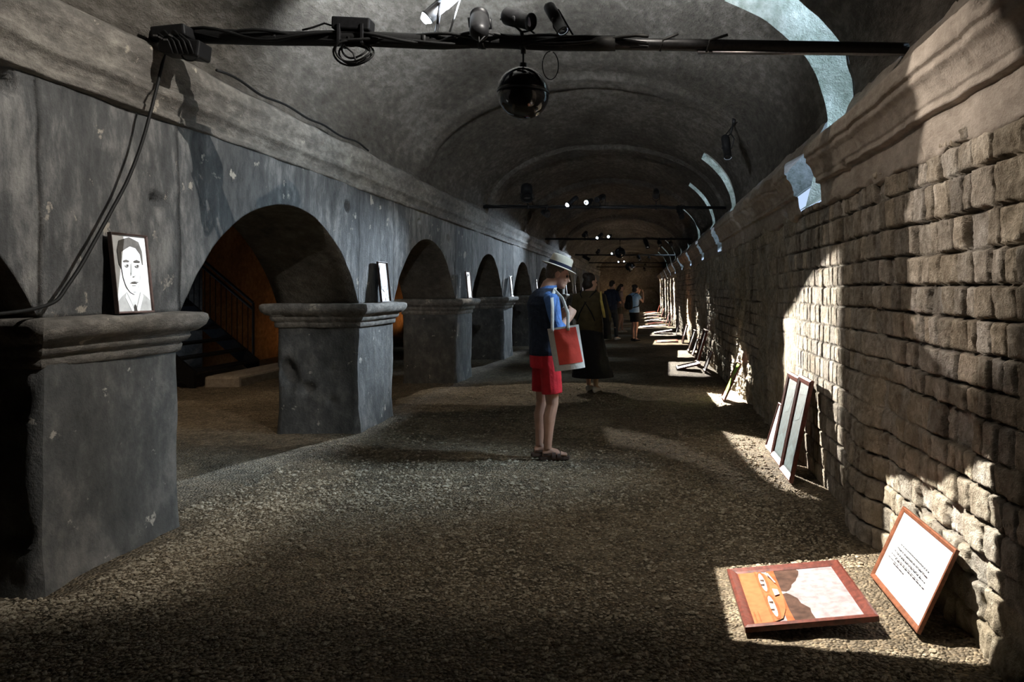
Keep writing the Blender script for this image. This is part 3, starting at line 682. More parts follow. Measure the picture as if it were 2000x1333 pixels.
def shutter_plate(source, axis, pts, d, rout):
    a = axis; u = a.orthogonal().normalized(); v = a.cross(u)
    hole = []
    for p in pts:
        r = Vector(p)-source; k = d/r.dot(a); q = r*k; hole.append((q.dot(u), q.dot(v)))
    return u, v, hole
LAMPN = [0]
def profile_lamp(src, pts, power, color=(1, .97, .92), label='', beam=0, lens=None, radius=0.0005, hang=None, name='spotlight', plate=True, size=1.0, group=None, blend=0.05, cone=None, aim=None, mount=None):
    """A theatre profile lamp: a small bright source, a metal tube, and a shutter plate whose cut-out throws the shape pts"""
    src = Vector(src); pts = [Vector(p) for p in pts]
    if aim is None:
        dirs = [(p-src).normalized() for p in pts]; a = sum(dirs, Vector()).normalized()
        for _ in range(60):                      # centre of the smallest cone round the shape
            far = min(dirs, key=lambda q: q.dot(a)); a = (a*0.93+far*0.07).normalized()
        ang = max(math.acos(min(1, q.dot(a))) for q in dirs)
    else: a = (Vector(aim)-src).normalized(); ang = cone/2
    root = empty(name, src, label, 'lamp', group or 'stage spotlights on the beams')
    d = 0.12*size if plate else 0.012
    rt = max(0.05*size, d*math.tan(min(ang, 1.2))*1.3+0.006)
    u = a.orthogonal().normalized(); v = a.cross(u)
    mb = MB(); mb.lathe((0, 0, 0), a, [(rt*.5, -.21*size), (rt*.95, -.19*size), (rt*1.12, -.17*size), (rt*1.12, -.03*size), (rt*1.03, -.02*size), (rt*1.03, d+.006*size), (rt*1.12, d+.008*size), (rt*1.12, d+.02*size), (rt*1.0, d+.02*size), (rt*.98, d+.002), (rt*.98, -.02*size), (rt*.9, -.15*size), (.001, -.16*size)], 20)
    mb.build('housing', 'black', root, True)
    if plate:
        hole = []
        for p in pts:
            r = p-src; q = r*(d/r.dot(a)); hole.append(Vector((q.dot(u), q.dot(v), 0)))
        outer = [Vector((rt*1.0*math.cos(2*math.pi*k/32), rt*1.0*math.sin(2*math.pi*k/32), 0)) for k in range(32)]
        tri = tessellate_polygon([outer, hole]); al = outer+hole
        mb = MB(); mb.add([u*q.x+v*q.y+a*d for q in al], tri)
        mb.build('shutter', 'black', root)
    if lens:
        mb = MB(); ri = rt*(.55 if lens == 'lens' else .89); ro = rt*.97; dd = d+.012*size; n = 24
        if not plate: ri = rt*.62
        vs = [u*math.cos(2*math.pi*k/n)*r_+v*math.sin(2*math.pi*k/n)*r_+a*dd for r_ in (ri, ro) for k in range(n)]
        if lens == 'lens': vs = [u*math.cos(2*math.pi*k/n)*r_+v*math.sin(2*math.pi*k/n)*r_+a*z_ for r_, z_ in ((ri, d+.06*size), (ro*1.05, d+.021*size)) for k in range(n)]
        mb.add(vs, [(k, (k+1) % n, n+(k+1) % n, n+k) for k in range(n)]); mb.build('lens_rim', lens, root)
    # yoke and clamp to the beam
    bx = src.x if hang is None else hang; by = BEAMS[beam][0]; top = (Vector(mount) if mount else Vector((bx, by, beam_z(beam, bx))))-src
    side = a.cross(Vector((0, 0, 1))).normalized()
    mb = MB(); w_ = rt*1.25
    mid = top*0.55
    for s in (-1, 1): mb.tube([side*s*w_, side*s*w_+mid*0.7, mid], 0.008, 6)
    mb.build('yoke', 'black', root, True)
    mb = MB(); mb.tube([mid, top], 0.012, 8); mb.tube([top+Vector((-.02, 0, 0)), top+Vector((.02, 0, 0))], 0.045, 12); mb.build('clamp', 'black', root, True)
    mb = MB(); b0 = a*(-.19*size); pp = [b0, b0-a*.05+Vector((0, 0, -.03)), b0-a*.03+(top-b0)*.4+Vector((.05, -.03, .03)), top+Vector((.09, -.02, .03))]
    mb.tube(pp, 0.006, 6); mb.build('power_cable', 'rubber', root, True)
    L = bpy.data.lights.new('spot', 'SPOT'); L.energy = power; L.color = color; L.shadow_soft_size = radius
    L.spot_size = min(math.radians(150), 2*ang*1.25+0.02) if plate else cone; L.spot_blend = blend
    lo = bpy.data.objects.new('bulb', L); col.objects.link(lo); lo.parent = root; lo.rotation_euler = a.to_track_quat('-Z', 'Y').to_euler()
    return root

WARM = (1.0, 0.93, 0.82); COOL = (0.86, 0.93, 1.0)
# nearest wall patch, round the flat picture and the text panel
profile_lamp(P(1088, 40, 4.36), [FL(1395, 1105), FL(1412, 1175), FL(1428, 1242), WL(1938, 1302), WL(1937, 1100), WL(1932, 893), WL(1905, 915), WL(1880, 925), WL(1850, 941), WL(1825, 943), WL(1800, 938), WL(1770, 940), WL(1728, 928), WL(1728, 1000), WL(1728, 1076), FL(1560, 1096)],
             2100, WARM, 'black spotlight on the nearest beam, tilted down to the right with bright rim', 0, 'lensdim', size=.62, radius=.0003)
# second wall patch with the tall blue-green pictures
profile_lamp((-1.75, 13.72, 2.93), [FL(1413, 843), FL(1450, 890), FL(1485, 926), FL(1520, 951), FL(1560, 968), WL(1619, 976, 1.37), WL(1628, 800, 1.39), WL(1635, 488, 1.41), WL(1615, 508), WL(1600, 527), WL(1585, 540), WL(1570, 562), WL(1552, 588), WL(1545, 602), WL(1528, 625), WL(1529, 740), WL(1528, 862), FL(1470, 855)],
             21000, WARM, 'black spotlight on the second beam, left of the bright bluish lamp', 1)
# third: pointed patch round the green picture
profile_lamp((0.75, 13.75, 2.95), [FL(1382, 769), FL(1393, 783), FL(1404, 796), WL(1456, 796), WL(1457, 768), WL(1460, 767), WL(1463, 710), WL(1458, 703), WL(1447, 680), WL(1440, 655), WL(1436.5, 644), WL(1436, 680), WL(1436.5, 700), WL(1431, 704), WL(1431, 765), FL(1412, 772)],
             22000, WARM, 'black spotlight near the right end of the second beam', 1)
def patch(y0, y1, ztop, fx=0.6, spike=0.5, spw=0.3):
    X = XR-.01; ym = y0+(y1-y0)*(1-spw)
    return [(fx, y1, 0), (fx-.1, y0, 0), (X, y0, 0), (X, y0, ztop*.8), (X, ym, ztop), (X, ym+(y1-ym)*.5, ztop+spike), (X, y1, ztop+spike*1.1), (X, y1, 0)]
for (y0, y1, zt, fx, sp, b, lx, pw, lab) in [
        (13.0, 15.6, 0.75, 0.62, 0.75, 2, 0.95, 34000, 'black spotlight toward the right end of the third beam'),
        (16.6, 18.5, 0.70, 0.95, 0.35, 2, 0.6, 30000, 'black spotlight on the third beam, halfway to its right end'),
        (20.4, 22.3, 0.75, 0.45, 0.5, 2, 0.2, 8000, 'black spotlight on the third beam, just right of centre'),
        (24.6, 26.6, 0.65, 0.45, 0.3, 3, 0.4, 55000, 'black spotlight on the fourth beam, right side'),
        (29.4, 31.2, 1.0, 0.0, 1.0, 3, -0.05, 26000, 'black spotlight on the fourth beam, just right of the globe'),
        (32.4, 34.2, 1.0, 0.3, 1.0, 3, -2.4, 15000, 'black spotlight on the fourth beam, far left'),
        (36.0, 37.8, 1.1, 0.3, 1.0, 4, 0.3, 40000, 'black spotlight on the fifth beam, right side'),
        (40.0, 41.8, 1.1, 0.3, 1.0, 4, -0.4, 16000, 'black spotlight on the fifth beam, left side'),
        (45.2, 47.0, 1.2, 0.3, 1.0, 5, 0.3, 24000, 'black spotlight on the farthest beam, right side'),
        (49.2, 51.2, 1.2, 0.3, 1.0, 5, -0.7, 18000, 'black spotlight on the farthest beam, left side')]:
    profile_lamp((lx, BEAMS[b][0]-.14, BEAMS[b][1]-.16), patch(y0, y1, zt, fx, sp), pw*(.5 if y0 < 24 else .32), WARM, lab, b)
# portrait lamps: one framed beam for each portrait on the left piers
for k, (yc, wd, ht, x0, z0) in enumerate(POR):
    b = 0 if k == 0 else (1 if k <= 2 else (2 if k <= 4 else (3 if k <= 6 else 4)))
    a, c = yc-wd/2-.008, yc+wd/2+.008; xa = x0+.03
    pts = [(xa, a, z0+.0), (xa, c, z0+.0), (xa-.045, c, z0+ht+.005), (xa-.045, a, z0+ht+.005)]
    if k == 0: src = P(860, 12, 4.60)
    else: src = Vector((-1.3+0.33*(k % 2)+.1*k/9, BEAMS[b][0]-.13, BEAMS[b][1]+.08))
    dist = (Vector(pts[0])-src).length
    profile_lamp(src, pts, (380 if k == 0 else 560)*dist*dist/5.5, COOL, ['glowing bluish lamp above the nearest beam, left of the hanging globe', 'bright bluish lamp on the second beam, left side', 'small lamp on the second beam, beside the bright bluish one', 'small lamp on the third beam, left side', 'second small lamp from the left on the third beam', 'small lamp on the fourth beam, left side', 'second small lamp from the left on the fourth beam', 'small lamp on the fifth beam, left side', 'second small lamp from the left on the fifth beam'][k], b, 'lens', size=0.8, hang=src.x)
# soft lamps that wash walls and vault, added but for the first
profile_lamp(P(1016, 38, 4.38), [WL(1775, 420), WL(1790, 90, 1.26), WL(1850, -60, 1.26), WL(1966, -260, 1.26), WL(1966, 700), WL(1880, 760), WL(1780, 640)], 250, (1, .88, .78), 'black spotlight left of its neighbour above the hanging globe', 0, None, 0.0009, size=.62)
profile_lamp((-0.9, 3.3, 3.9), [], 70, (1, .86, .74), 'added unseen floodlight under the vault above the frame', 0, None, 0.03, name='floodlight', plate=False, cone=math.radians(62), aim=(1.4, 4.2, 1.9), blend=0.7, mount=(-0.9, 3.3, 4.2))  # unseen lamp added to brighten the right wall
profile_lamp((-0.96, 4.42, 3.13), [], 1450, (0.86, .93, 1), 'added floodlight on the nearest beam, just left of the hanging globe', 0, None, 0.04, name='floodlight', plate=False, cone=math.radians(140), aim=(-1.2, 5.6, 4.4), blend=0.6)  # lamp added to lift the near left part of the vault
# wide, soft-edged wash from an unseen lamp added under the vault above the frame, over the first pier and the gravel; its shutters cut it off towards the viewer
profile_lamp((-0.2, 3.76, 3.95), [(-2.3, 3.55, 0), (-2.9, 3.45, 0), (-2.9, 2.75, 1.3), (-2.9, 2.3, 3.0), (-2.9, 4.0, 3.4), (-2.9, 6.2, 3.3), (-2.9, 7.2, 2.2), (-2.9, 7.4, 0), (-2.3, 6.0, 0)],
             300, (1, .95, .88), 'added unseen lamp under the vault above the first gravel patch', 0, None, 0.008, blend=0.3, mount=(-0.2, 3.76, 4.25), size=1.0)
profile_lamp((0.45, 3.9, 3.9), [(0.85, 3.35, 0), (-1.0, 3.45, 0), (-2.8, 3.5, 0), (-2.8, 4.9, 0), (-2.4, 6.4, 0), (-0.5, 7.0, 0), (0.9, 5.2, 0)],
             98, (1, .92, .8), 'second added unseen lamp under the vault above the first gravel patch', 0, None, 0.008, blend=0.3, mount=(0.45, 3.9, 4.1), size=1.0)  # another unseen lamp, added to light the foreground gravel
profile_lamp((-6.0, 8.6, 3.6), [], 150, (1, .78, .55), 'added unseen lamp under the vault of the parallel gallery behind the first arch', 0, None, .04, name='floodlight', plate=False, cone=math.radians(120), aim=(-5.8, 9.4, 0), blend=.6, mount=(-6.0, 8.6, 4.05))  # added out of view to brighten the side gallery floor
# lamps added to stand in for cool spill down the arcade
for (x, b, y0, y1, pw, lab) in ((-0.75, 1, 6.6, 9.0, 4300, 'added wash lamp on the second beam, just right of the bright bluish one'),
                                (-1.7, 2, 12.0, 18.5, 2600, 'added wash lamp at the left of the third beam'),
                                (-1.9, 3, 22, 30, 3200, 'added wash lamp at the left of the fourth beam')):
    profile_lamp((x, BEAMS[b][0]-.12, BEAMS[b][1]+.14), [(XL, y0, .15), (XL, y0-.2, 1.5), (XL, y0+.3, 2.35 if b == 1 else 3.0), (XL, y1, 2.2 if b == 1 else 2.9), (XL, y1, .1)], pw, (.72, .86, 1), lab, b, None, .006, blend=.5)
# lamps added to throw faint slanting pools on the gravel between the lit groups
profile_lamp((0.3, 13.75, 3.3), [FL(1178, 834), FL(1235, 842), FL(1330, 866), FL(1420, 905), FL(1520, 975), FL(1440, 960), FL(1380, 915), FL(1290, 885), FL(1195, 868)], 900, WARM, 'added spotlight above the right part of the second beam', 1, None, .001)
profile_lamp((-2.1, 13.72, 3.3), [FL(770, 760), FL(1010, 752), FL(1200, 748), FL(1385, 764), FL(1400, 790), FL(1200, 782), FL(1010, 792), FL(780, 785)], 260, WARM, 'added spotlight at the left end of the second beam', 1, None, .001)
# ------------------------------------------------------------------ things hanging from the nearest beam
def hang_cable():
    mb = MB()
    pts = [Vector((-2.83, 4.47, 3.02)), P(296, 112, 4.44), P(283, 185, 4.36), P(258, 275, 4.25), P(232, 350, 4.13), P(200, 412, 4.0), P(165, 475, 3.87), P(135, 520, 3.78), P(105, 560, 3.69), P(80, 588, 3.62), P(50, 603, 3.5), P(0, 612, 3.34), P(-60, 618, 3.15)]
    q = []
    for i in range(len(pts)-1):
        a, b, c, d = pts[max(i-1, 0)], pts[i], pts[i+1], pts[min(i+2, len(pts)-1)]
        for t in np.linspace(0, 1, 6, endpoint=False):
            q.append(0.5*((2*b)+(c-a)*t+(2*a-5*b+4*c-d)*t*t+(3*b-a-3*c+d)*t**3))
    for p in q: p.x = min(max(p.x, -2.86), -2.80)
    mb.tube(q, 0.009, 8)
    tag(mb.build('cable', 'rubber', None, True), 'black cable hanging from the beam down the left wall past the portrait', 'cable')
hang_cable()
def spring_cable():
    mb = MB(); a, b = P(386, 138, 4.96), P(700, 303, 7.75)
    mb.tube([Vector((-2.84+.01*math.sin(t*17), a.y+(b.y-a.y)*t, 2.98+.012*math.sin(t*23))) for t in np.linspace(0, 1, 30)], .010, 8)
    tag(mb.build('cable', 'rubber', None, True), 'black cable lying along the top of the left cornice beyond the nearest beam', 'cable')
spring_cable()
def coil():
    c = P(690, 104, 4.43); root = empty('cable_coil', c, 'coil of black cable looped under the nearest beam, left part', 'cable')
    for r_, dz, tl in ((0.115, 0, .1), (0.1, .01, -.1), (0.07, .02, .3), (0.09, .0, .5)):
        mb = MB(); mb.tube([Vector((r_*1.05*math.cos(a), 0.02*math.sin(a*2)+tl*.05, dz+r_*.62*math.sin(a))) for a in np.linspace(0, 2*math.pi, 30)], 0.0065, 6); mb.build('loop', 'rubber', root, True)
    mb = MB(); mb.tube([(-.06, 0, .05), (0, 0, .0), (.02, 0, -.06)], .006, 6); mb.build('strap', 'rubber', root, True)
coil()
def boxes():
    c = P(362, 96, 4.40); root = empty('junction_box', c, 'black equipment box with cables, strapped under the left end of the nearest beam', 'box')
    rot = Matrix.Rotation(math.radians(8), 3, 'Y')
    mb = MB(); mb.box((0, 0, 0), (0.24, 0.14, 0.10), rot, bev=0.012); mb.build('case', 'black', root)
    mb = MB(); mb.box((-.06, -.02, .085), (0.20, 0.12, 0.07), Matrix.Rotation(math.radians(-6), 3, 'Y'), bev=0.012); mb.build('case', 'black', root)
    for k in range(5):
        mb = MB(); x = -.10+.03*k; mb.tube([(x-.06, -.05, .10), (x, -.08, .06+.02*(k % 2)), (x+.05, -.08, 0.02), (x+.07, -.07, -.05)], .006, 6); mb.build('cable', 'rubber', root, True)
    mb = MB(); mb.tube([(.06+.05*math.cos(a), -.05, -.05+.035*math.sin(a)) for a in np.linspace(math.pi, 2*math.pi+.5, 16)], .005, 6); mb.build('cable', 'rubber', root, True)
    for k in range(4):
        mb = MB(); mb.box((-.12+.03*k, -.09, .05-.012*(k % 3)), (.022, .008, .009), Matrix.Rotation(.5*(k % 2), 3, 'Y')); mb.build('clip', 'steel', root)
boxes()
def ballast():
    c = P(690, 74, 4.47); root = empty('ballast_box', (c.x, 4.48, beam_z(0, c.x)+.045), 'black ballast box sitting on the nearest beam above the cable coil', 'box')
    mb = MB(); mb.box((0, -.01, .035), (0.23, 0.10, 0.075), Matrix.Rotation(math.radians(3), 3, 'Y'), bev=0.01); mb.build('case', 'black', root)
    for q in (-.07, .07): mb = MB(); mb.box((q, -.01, -.03), (.02, .115, .12), bev=.004); mb.build('bracket', 'pipe', root)
    mb = MB(); mb.tube([(-.115, -.01, .03), (-.17, -.02, .045), (-.24, -.02, .02), (-.3, -.03, .0)], .006, 6); mb.build('cable', 'rubber', root, True)
ballast()
def globe(i, c, r, label, y):
    root = empty('hanging_globe', c, label, 'globe', 'dark globes hanging from the beams')
    prof = lambda a0, a1, rr: [(rr*math.cos(a), rr*math.sin(a)) for a in np.linspace(a0, a1, 18)]
    mb = MB(); mb.lathe((0, 0, 0), (0, 0, 1), prof(.04, math.pi/2, r), 40); mb.build('upper_shell', 'gloss', root, True)
    mb = MB(); mb.lathe((0, 0, 0), (0, 0, 1), prof(-math.pi/2, -.02, r), 40); mb.build('lower_dome', 'gloss', root, True)
    mb = MB(); mb.lathe((0, 0, 0), (0, 0, 1), [(r*.9, -.02*r), (r*1.012, -.02*r), (r*1.012, .045*r), (r*.9, .045*r)], 40); mb.build('seam_ring', 'pipe', root, True)
    mb = MB(); top = beam_z(i, c[0])-c[2]
    mb.tube([(0, 0, r*.98), (0, 0, top-.03)], .006, 8); mb.tube([(0, 0, r*.96), (0, 0, r+.025)], .022, 10); mb.tube([(0, 0, top-.07), (0, 0, top-.02)], .016, 8)
    mb.build('hook', 'black', root, True)
globe(0, P(1022, 182, 4.48), 0.156, 'glossy black globe hanging under the nearest beam', 4.48)
globe(2, P(1211, 494, 22.9), 0.17, 'small dark globe hanging at the third beam, in the distance', 22.9)
globe(3, P(1229, 521, 33.5), 0.19, 'tiny dark globe hanging at the fourth beam, far away', 33.5)
def ringcable():
    c = P(1075, 128, 4.45); mb = MB()
    mb.tube([c+Vector((.048*math.cos(a), 0, .085*math.sin(a)-.0)) for a in np.linspace(.5*math.pi, 2.4*math.pi, 34)], .003, 6)
    tag(mb.build('safety_cable', 'rubber', None, True), 'thin loop of safety wire hanging beside the nearest black globe', 'cable')
ringcable()
def wall_spot():
    c = P(1425, 290, 9.6)
    profile_lamp((1.12, 9.55, 3.33), [(1.3, 8.3, .9), (1.3, 8.3, .7), (1.3, 8.6, .7), (1.3, 8.6, .9)], 60, WARM, 'dark lamp with two glints fixed high on the right side of the vault', 0, 'lensdim', mount=(1.22, 9.62, 3.70))
wall_spot()

# ------------------------------------------------------------------ warm lamps of the parallel gallery
def uplight(x, y, power, aim, label):
    root = empty('uplight', (x, y, 0.02+FLOORZ(x, y)), label, 'lamp', 'warm uplights in the parallel gallery')
    mb = MB(); mb.lathe((0, 0, 0), (0, 0, 1), [(.11, 0), (.11, .03), (.08, .05), (.08, .16), (.095, .17), (.095, .185), (.08, .18), (.075, .1), (.01, .09)], 20); mb.build('housing', 'black', root, True)
    mb = MB(); mb.lathe((0, 0, .12), (0, 0, 1), [(.001, 0), (.07, 0.0), (.07, .006), (.001, .006)], 20); mb.build('lens', M['warmlens'], root)
    L = bpy.data.lights.new('spot', 'SPOT'); L.energy = power; L.color = (1, .55, .22); L.shadow_soft_size = .05; L.spot_size = math.radians(130); L.spot_blend = .8
    lo = bpy.data.objects.new('bulb', L); col.objects.link(lo); lo.parent = root; lo.location = (0, 0, .2)
    lo.rotation_euler = (Vector(aim)-Vector((x, y, .2))).to_track_quat('-Z', 'Y').to_euler()
M['warmlens'] = mat('warm_lens', (1, .6, .25), .3, emit=4)
uplight(-7.3, 17.3, 14, (-8.2, 16.2, 1.0), 'warm uplight hidden behind the second pier, by the ochre wall')
uplight(-7.4, 25.5, 25, (-8.2, 25.0, 1.2), 'warm uplight by the ochre wall seen past the third pier')
uplight(-1.9, 52.4, 45, (-1.6, 54, 1.8), 'added warm uplight at the foot of the far end wall')  # lamp added to give the end wall its warm glow


# ------------------------------------------------------------------ people
M['skin'] = mat('skin', (0.50, 0.30, 0.22), 0.55, var=0.1, scale=12)
M['hair'] = mat('dark_hair', (0.022, 0.016, 0.012), 0.5, var=0.4, scale=80, bump=0.004)
M['hairgrey'] = mat('brown_grey_hair', (0.10, 0.075, 0.055), 0.6, var=0.4, scale=90, bump=0.004)
M['bluecotton'] = mat('blue_cotton', (0.10, 0.21, 0.50), 0.85, var=0.18, scale=18, bump=0.012)
M['navy'] = mat('navy_cloth', (0.022, 0.03, 0.052), 0.9, var=0.2, scale=18, bump=0.01)
M['redcotton'] = mat('red_cotton', (0.62, 0.028, 0.04), 0.85, var=0.15, scale=14, bump=0.012)
M['straw'] = mat('pale_straw', (0.72, 0.66, 0.54), 0.8, var=0.08, scale=160, bump=0.001)
M['band'] = mat('navy_ribbon', (0.012, 0.016, 0.045), 0.6, var=0.2)
M['leather'] = mat('brown_leather', (0.09, 0.06, 0.05), 0.55, var=0.25, scale=40)
M['canvas'] = mat('off_white_canvas', (0.70, 0.68, 0.63), 0.9, var=0.07, scale=40, bump=0.004)
M['redprint'] = mat('red_print', (0.72, 0.085, 0.06), 0.85, var=0.1, scale=14, bump=0.004)
M['olive'] = mat('olive_cloth', (0.075, 0.058, 0.028), 0.9, var=0.25, scale=14, bump=0.01)
M['blackcloth'] = mat('black_cloth', (0.010, 0.010, 0.012), 0.9, var=0.3, scale=14, bump=0.01)
M['yellow'] = mat('yellow_cloth', (0.55, 0.43, 0.13), 0.9, var=0.2, scale=20, bump=0.006)
M['palepink'] = mat('pale_pink_cloth', (0.42, 0.30, 0.26), 0.9, var=0.15, scale=20, bump=0.006)
M['khaki'] = mat('khaki_cloth', (0.2, 0.16, 0.11), 0.9, var=0.2, scale=20)
M['skyblue'] = mat('light_blue_cloth', (0.33, 0.55, 0.82), 0.9, var=0.12, scale=20, bump=0.006)
M['greytrouser'] = mat('dark_grey_cloth', (0.03, 0.034, 0.04), 0.9, var=0.2, scale=20)
M['whitepale'] = mat('pale_canvas', (0.6, 0.58, 0.52), 0.9, var=0.1)
M['eye'] = mat('eye_dark', (0.03, 0.02, 0.018), 0.2, var=0.2)

def solid(mb, name, m, parent, voxel=0.008, smooth=3):
    o = mb.build(name, m, parent); 
    rm = o.modifiers.new('r', 'REMESH'); rm.mode = 'VOXEL'; rm.voxel_size = voxel; rm.use_smooth_shade = True
    sm = o.modifiers.new('s', 'SMOOTH'); sm.factor = 0.5; sm.iterations = smooth
    dg = bpy.context.evaluated_depsgraph_get(); me = bpy.data.meshes.new_from_object(o.evaluated_get(dg)); old = o.data
    o.modifiers.clear(); o.data = me; bpy.data.meshes.remove(old)
    me.polygons.foreach_set('use_smooth', [True]*len(me.polygons)); me.materials.clear(); me.materials.append(M[m])
    return o

class Frame:                                # local axes of a figure: f forward, s to its right, z up
    def __init__(s, ang): s.f = Vector((math.cos(ang), math.sin(ang), 0)); s.s = Vector((math.sin(ang), -math.cos(ang), 0))
    def __call__(s, f, r, z): return s.f*f+s.s*r+Vector((0, 0, z))
def head_mesh(mb, c, fw, up, k=1.0):
    sd = fw.cross(up).normalized(); up = sd.cross(fw).normalized(); rot = Matrix((sd, fw, up)).transposed()
    at = lambda a, b, d: c+sd*a*k+fw*b*k+up*d*k
    B = lambda p, r: mb.ball(p, tuple(q*k for q in r), rot=rot)
    B(at(0, -.012, .022), (.076, .097, .098)); B(at(0, .028, -.03), (.064, .066, .092)); B(at(0, .048, -.088), (.043, .045, .036)); B(at(0, .078, -.1), (.02, .018, .016))
    B(at(0, .078, .02), (.048, .02, .014)); B(at(.036, .066, -.03), (.022, .022, .02)); B(at(-.036, .066, -.03), (.022, .022, .02))
    for q in (1, -1): B(at(q*.077, -.008, -.012), (.010, .022, .034))
    mb.rings([(at(0, .082, .012), sd*.009*k, fw*.012*k), (at(0, .102, -.022), sd*.013*k, fw*.014*k), (at(0, .112, -.036), sd*.017*k, fw*.016*k), (at(0, .092, -.05), sd*.014*k, fw*.012*k)], 10)
    B(at(0, .088, -.063), (.024, .014, .007)); B(at(0, .086, -.075), (.022, .013, .008))
    return sd, up, at
def hand_mesh(mb, wr, d, nrm, curl, thumb, k=1.0):
    d = d.normalized(); nrm = (nrm-d*nrm.dot(d)).normalized(); sd = d.cross(nrm).normalized()*thumb
    mb.rings([(wr-d*.02*k, sd*.026*k, nrm*.02*k), (wr+d*.02*k, sd*.034*k, nrm*.018*k), (wr+d*.06*k, sd*.042*k, nrm*.016*k), (wr+d*.092*k, sd*.041*k, nrm*.013*k)], 12)
    for j, (o, L) in enumerate(((.032, .072), (.011, .080), (-.011, .075), (-.031, .060))):
        p = wr+d*.088*k+sd*o*k; pts = [p-d*.02*k]; a = 0.0
        for q, fr in enumerate((.45, .32, .25)):
            a += curl*(1.0+.08*j)*(0.8 if q == 0 else 1.0); p = p+(d*math.cos(a)+nrm*math.sin(a))*L*fr*k; pts.append(p)
        mb.tube(pts, [.0095*k, .0092*k, .0085*k, .0072*k], 8)
    p = wr+d*.03*k+sd*.03*k; t1 = (sd*.75+d*.6+nrm*.25).normalized(); t2 = (d*.75+sd*.15+nrm*.55*min(1, curl+.3)).normalized()
    mb.tube([p-sd*.012*k, p+t1*.035*k, p+t1*.035*k+t2*.03*k, p+t1*.035*k+t2*.055*k], [.014*k, .0125*k, .0105*k, .008*k], 8)
TORSO = [(.86, .165, .115, .0), (.95, .178, .125, .0), (1.05, .168, .118, -.005), (1.13, .162, .112, -.01), (1.25, .182, .120, -.015), (1.36, .20, .122, -.02), (1.43, .185, .105, -.015), (1.475, .12, .08, -.005), (1.50, .07, .065, .01), (1.56, .056, .06, .04)]
def figure(base, ang, k, label, arms, feet, head, skirt=None, top=None, topmat=None, sleeves=0.5, bottom=None, bottommat=None, vox=0.010, bare=True, hair=None, shoes='blackcloth', build=1.0, group=None, hem=0.90, footdir=None):
    """one clothed figure; sizes in metres for a 1.75 m person, scaled by k"""
    fr = Frame(ang); root = empty('person', base, label, 'person', group)
    W = lambda f, r, z: fr(f, r, z)*k
    V3 = lambda t: W(*t)
    body = MB()
    body.rings([(W(c, 0, z), fr.s*hw*build*k*.96, fr.f*hd*build*k*.96) for z, hw, hd, c in TORSO], 20)
    hc = V3(head['c']); hf = fr(*head['f']).normalized(); hu = fr(*head.get('u', (0, 0, 1))).normalized()
    body.tube([W(.0, 0, 1.46), W(.025, 0, 1.53), hc-hu*.06*k-hf*.01*k], [.066*k, .058*k, .056*k], 14)
    sd, up, at = head_mesh(body, hc, hf, hu, k)
    for side in ('r', 'l'):
        sg = 1 if side == 'r' else -1
        sh = W(-.015, sg*.185*build, 1.415); el, wr, hd_, nr, cu = arms[side]; el, wr = V3(el), V3(wr)
        body.tube([sh-fr.s*sg*.04*k, sh, sh*.5+el*.5, el, el*.6+wr*.4, wr], [.05*k, .05*k, .042*k, .036*k, .038*k, .026*k], 12)
        hand_mesh(body, wr, fr(*hd_), fr(*nr), cu, sg, k)
        hip = W(0, sg*.09, .90); kn, an = V3(feet[side][0]), V3(feet[side][1]); fd = (footdir or fr.f).normalized()
        body.tube([hip+Vector((0, 0, .06*k)), hip*.6+kn*.4, kn, kn*.72+an*.28-fd*.014*k, kn*.4+an*.6-fd*.008*k, an], [.085*k, .077*k, .054*k, .056*k, .043*k, .034*k], 14)
        body.rings([(an-fd*.045*k-Vector((0, 0, .04*k)), Vector((0, 0, .032*k)), fd.cross(Vector((0, 0, 1)))*.03*k), (an-Vector((0, 0, .03*k))+fd*.03*k, Vector((0, 0, .042*k)), fd.cross(Vector((0, 0, 1)))*.034*k), (an-Vector((0, 0, .045*k))+fd*.10*k, Vector((0, 0, .026*k)), fd.cross(Vector((0, 0, 1)))*.042*k), (an-Vector((0, 0, .055*k))+fd*.17*k, Vector((0, 0, .014*k)), fd.cross(Vector((0, 0, 1)))*.035*k)], 12)
    solid(body, 'body', 'skin', root, vox, 2)
    for q in (1, -1):
        mb = MB(); mb.ball(at(q*.031, .078, .0), .013*k, n=10, k=6); mb.build('eye', 'eye', root, True)
    if top:
        t = MB(); t.rings([(W(c, 0, z), fr.s*(hw*build+.016)*k, fr.f*(hd*build+.018)*k) for z, hw, hd, c in [(hem-.02, .172, .125, 0)]+[q for q in TORSO[1:9] if q[0] > hem]], 22)
        if topmat is None:
            pass
        tt = t if not isinstance(top, tuple) else None
        slv = MB()
        for side in ('r', 'l'):
            sg = 1 if side == 'r' else -1; sh = W(-.015, sg*.18*build, 1.41); el, wr = V3(arms[side][0]), V3(arms[side][1])
            s1 = min(sleeves, 1.0)
            pts = [sh-fr.s*sg*.05*k, sh+fr.s*sg*.01*k, sh*.5+el*.5]; rr = [.066*k, .068*k, .06*k]
            if s1 >= .5: pts.append(el); rr.append(.054*k)
            if s1 > .5: pts += [el*(1-(s1-.5)*2)+wr*(s1-.5)*2]; rr.append(.05*k)
            (slv if isinstance(top, tuple) else t).tube(pts, rr, 14)
        if isinstance(top, tuple):
            slv.rings([(W(.005, 0, 1.455), fr.s*.10*k, fr.f*.085*k), (W(.02, 0, 1.5), fr.s*.075*k, fr.f*.075*k), (W(.035, 0, 1.525), fr.s*.07*k, fr.f*.07*k)], 16)
            solid(slv, 'shirt', top[1], root, vox, 2); solid(t, 'waistcoat', top[0], root, vox, 3)  # cloth over the torso, darker than the sleeves
        else: solid(t, 'top', top, root, vox, 3)
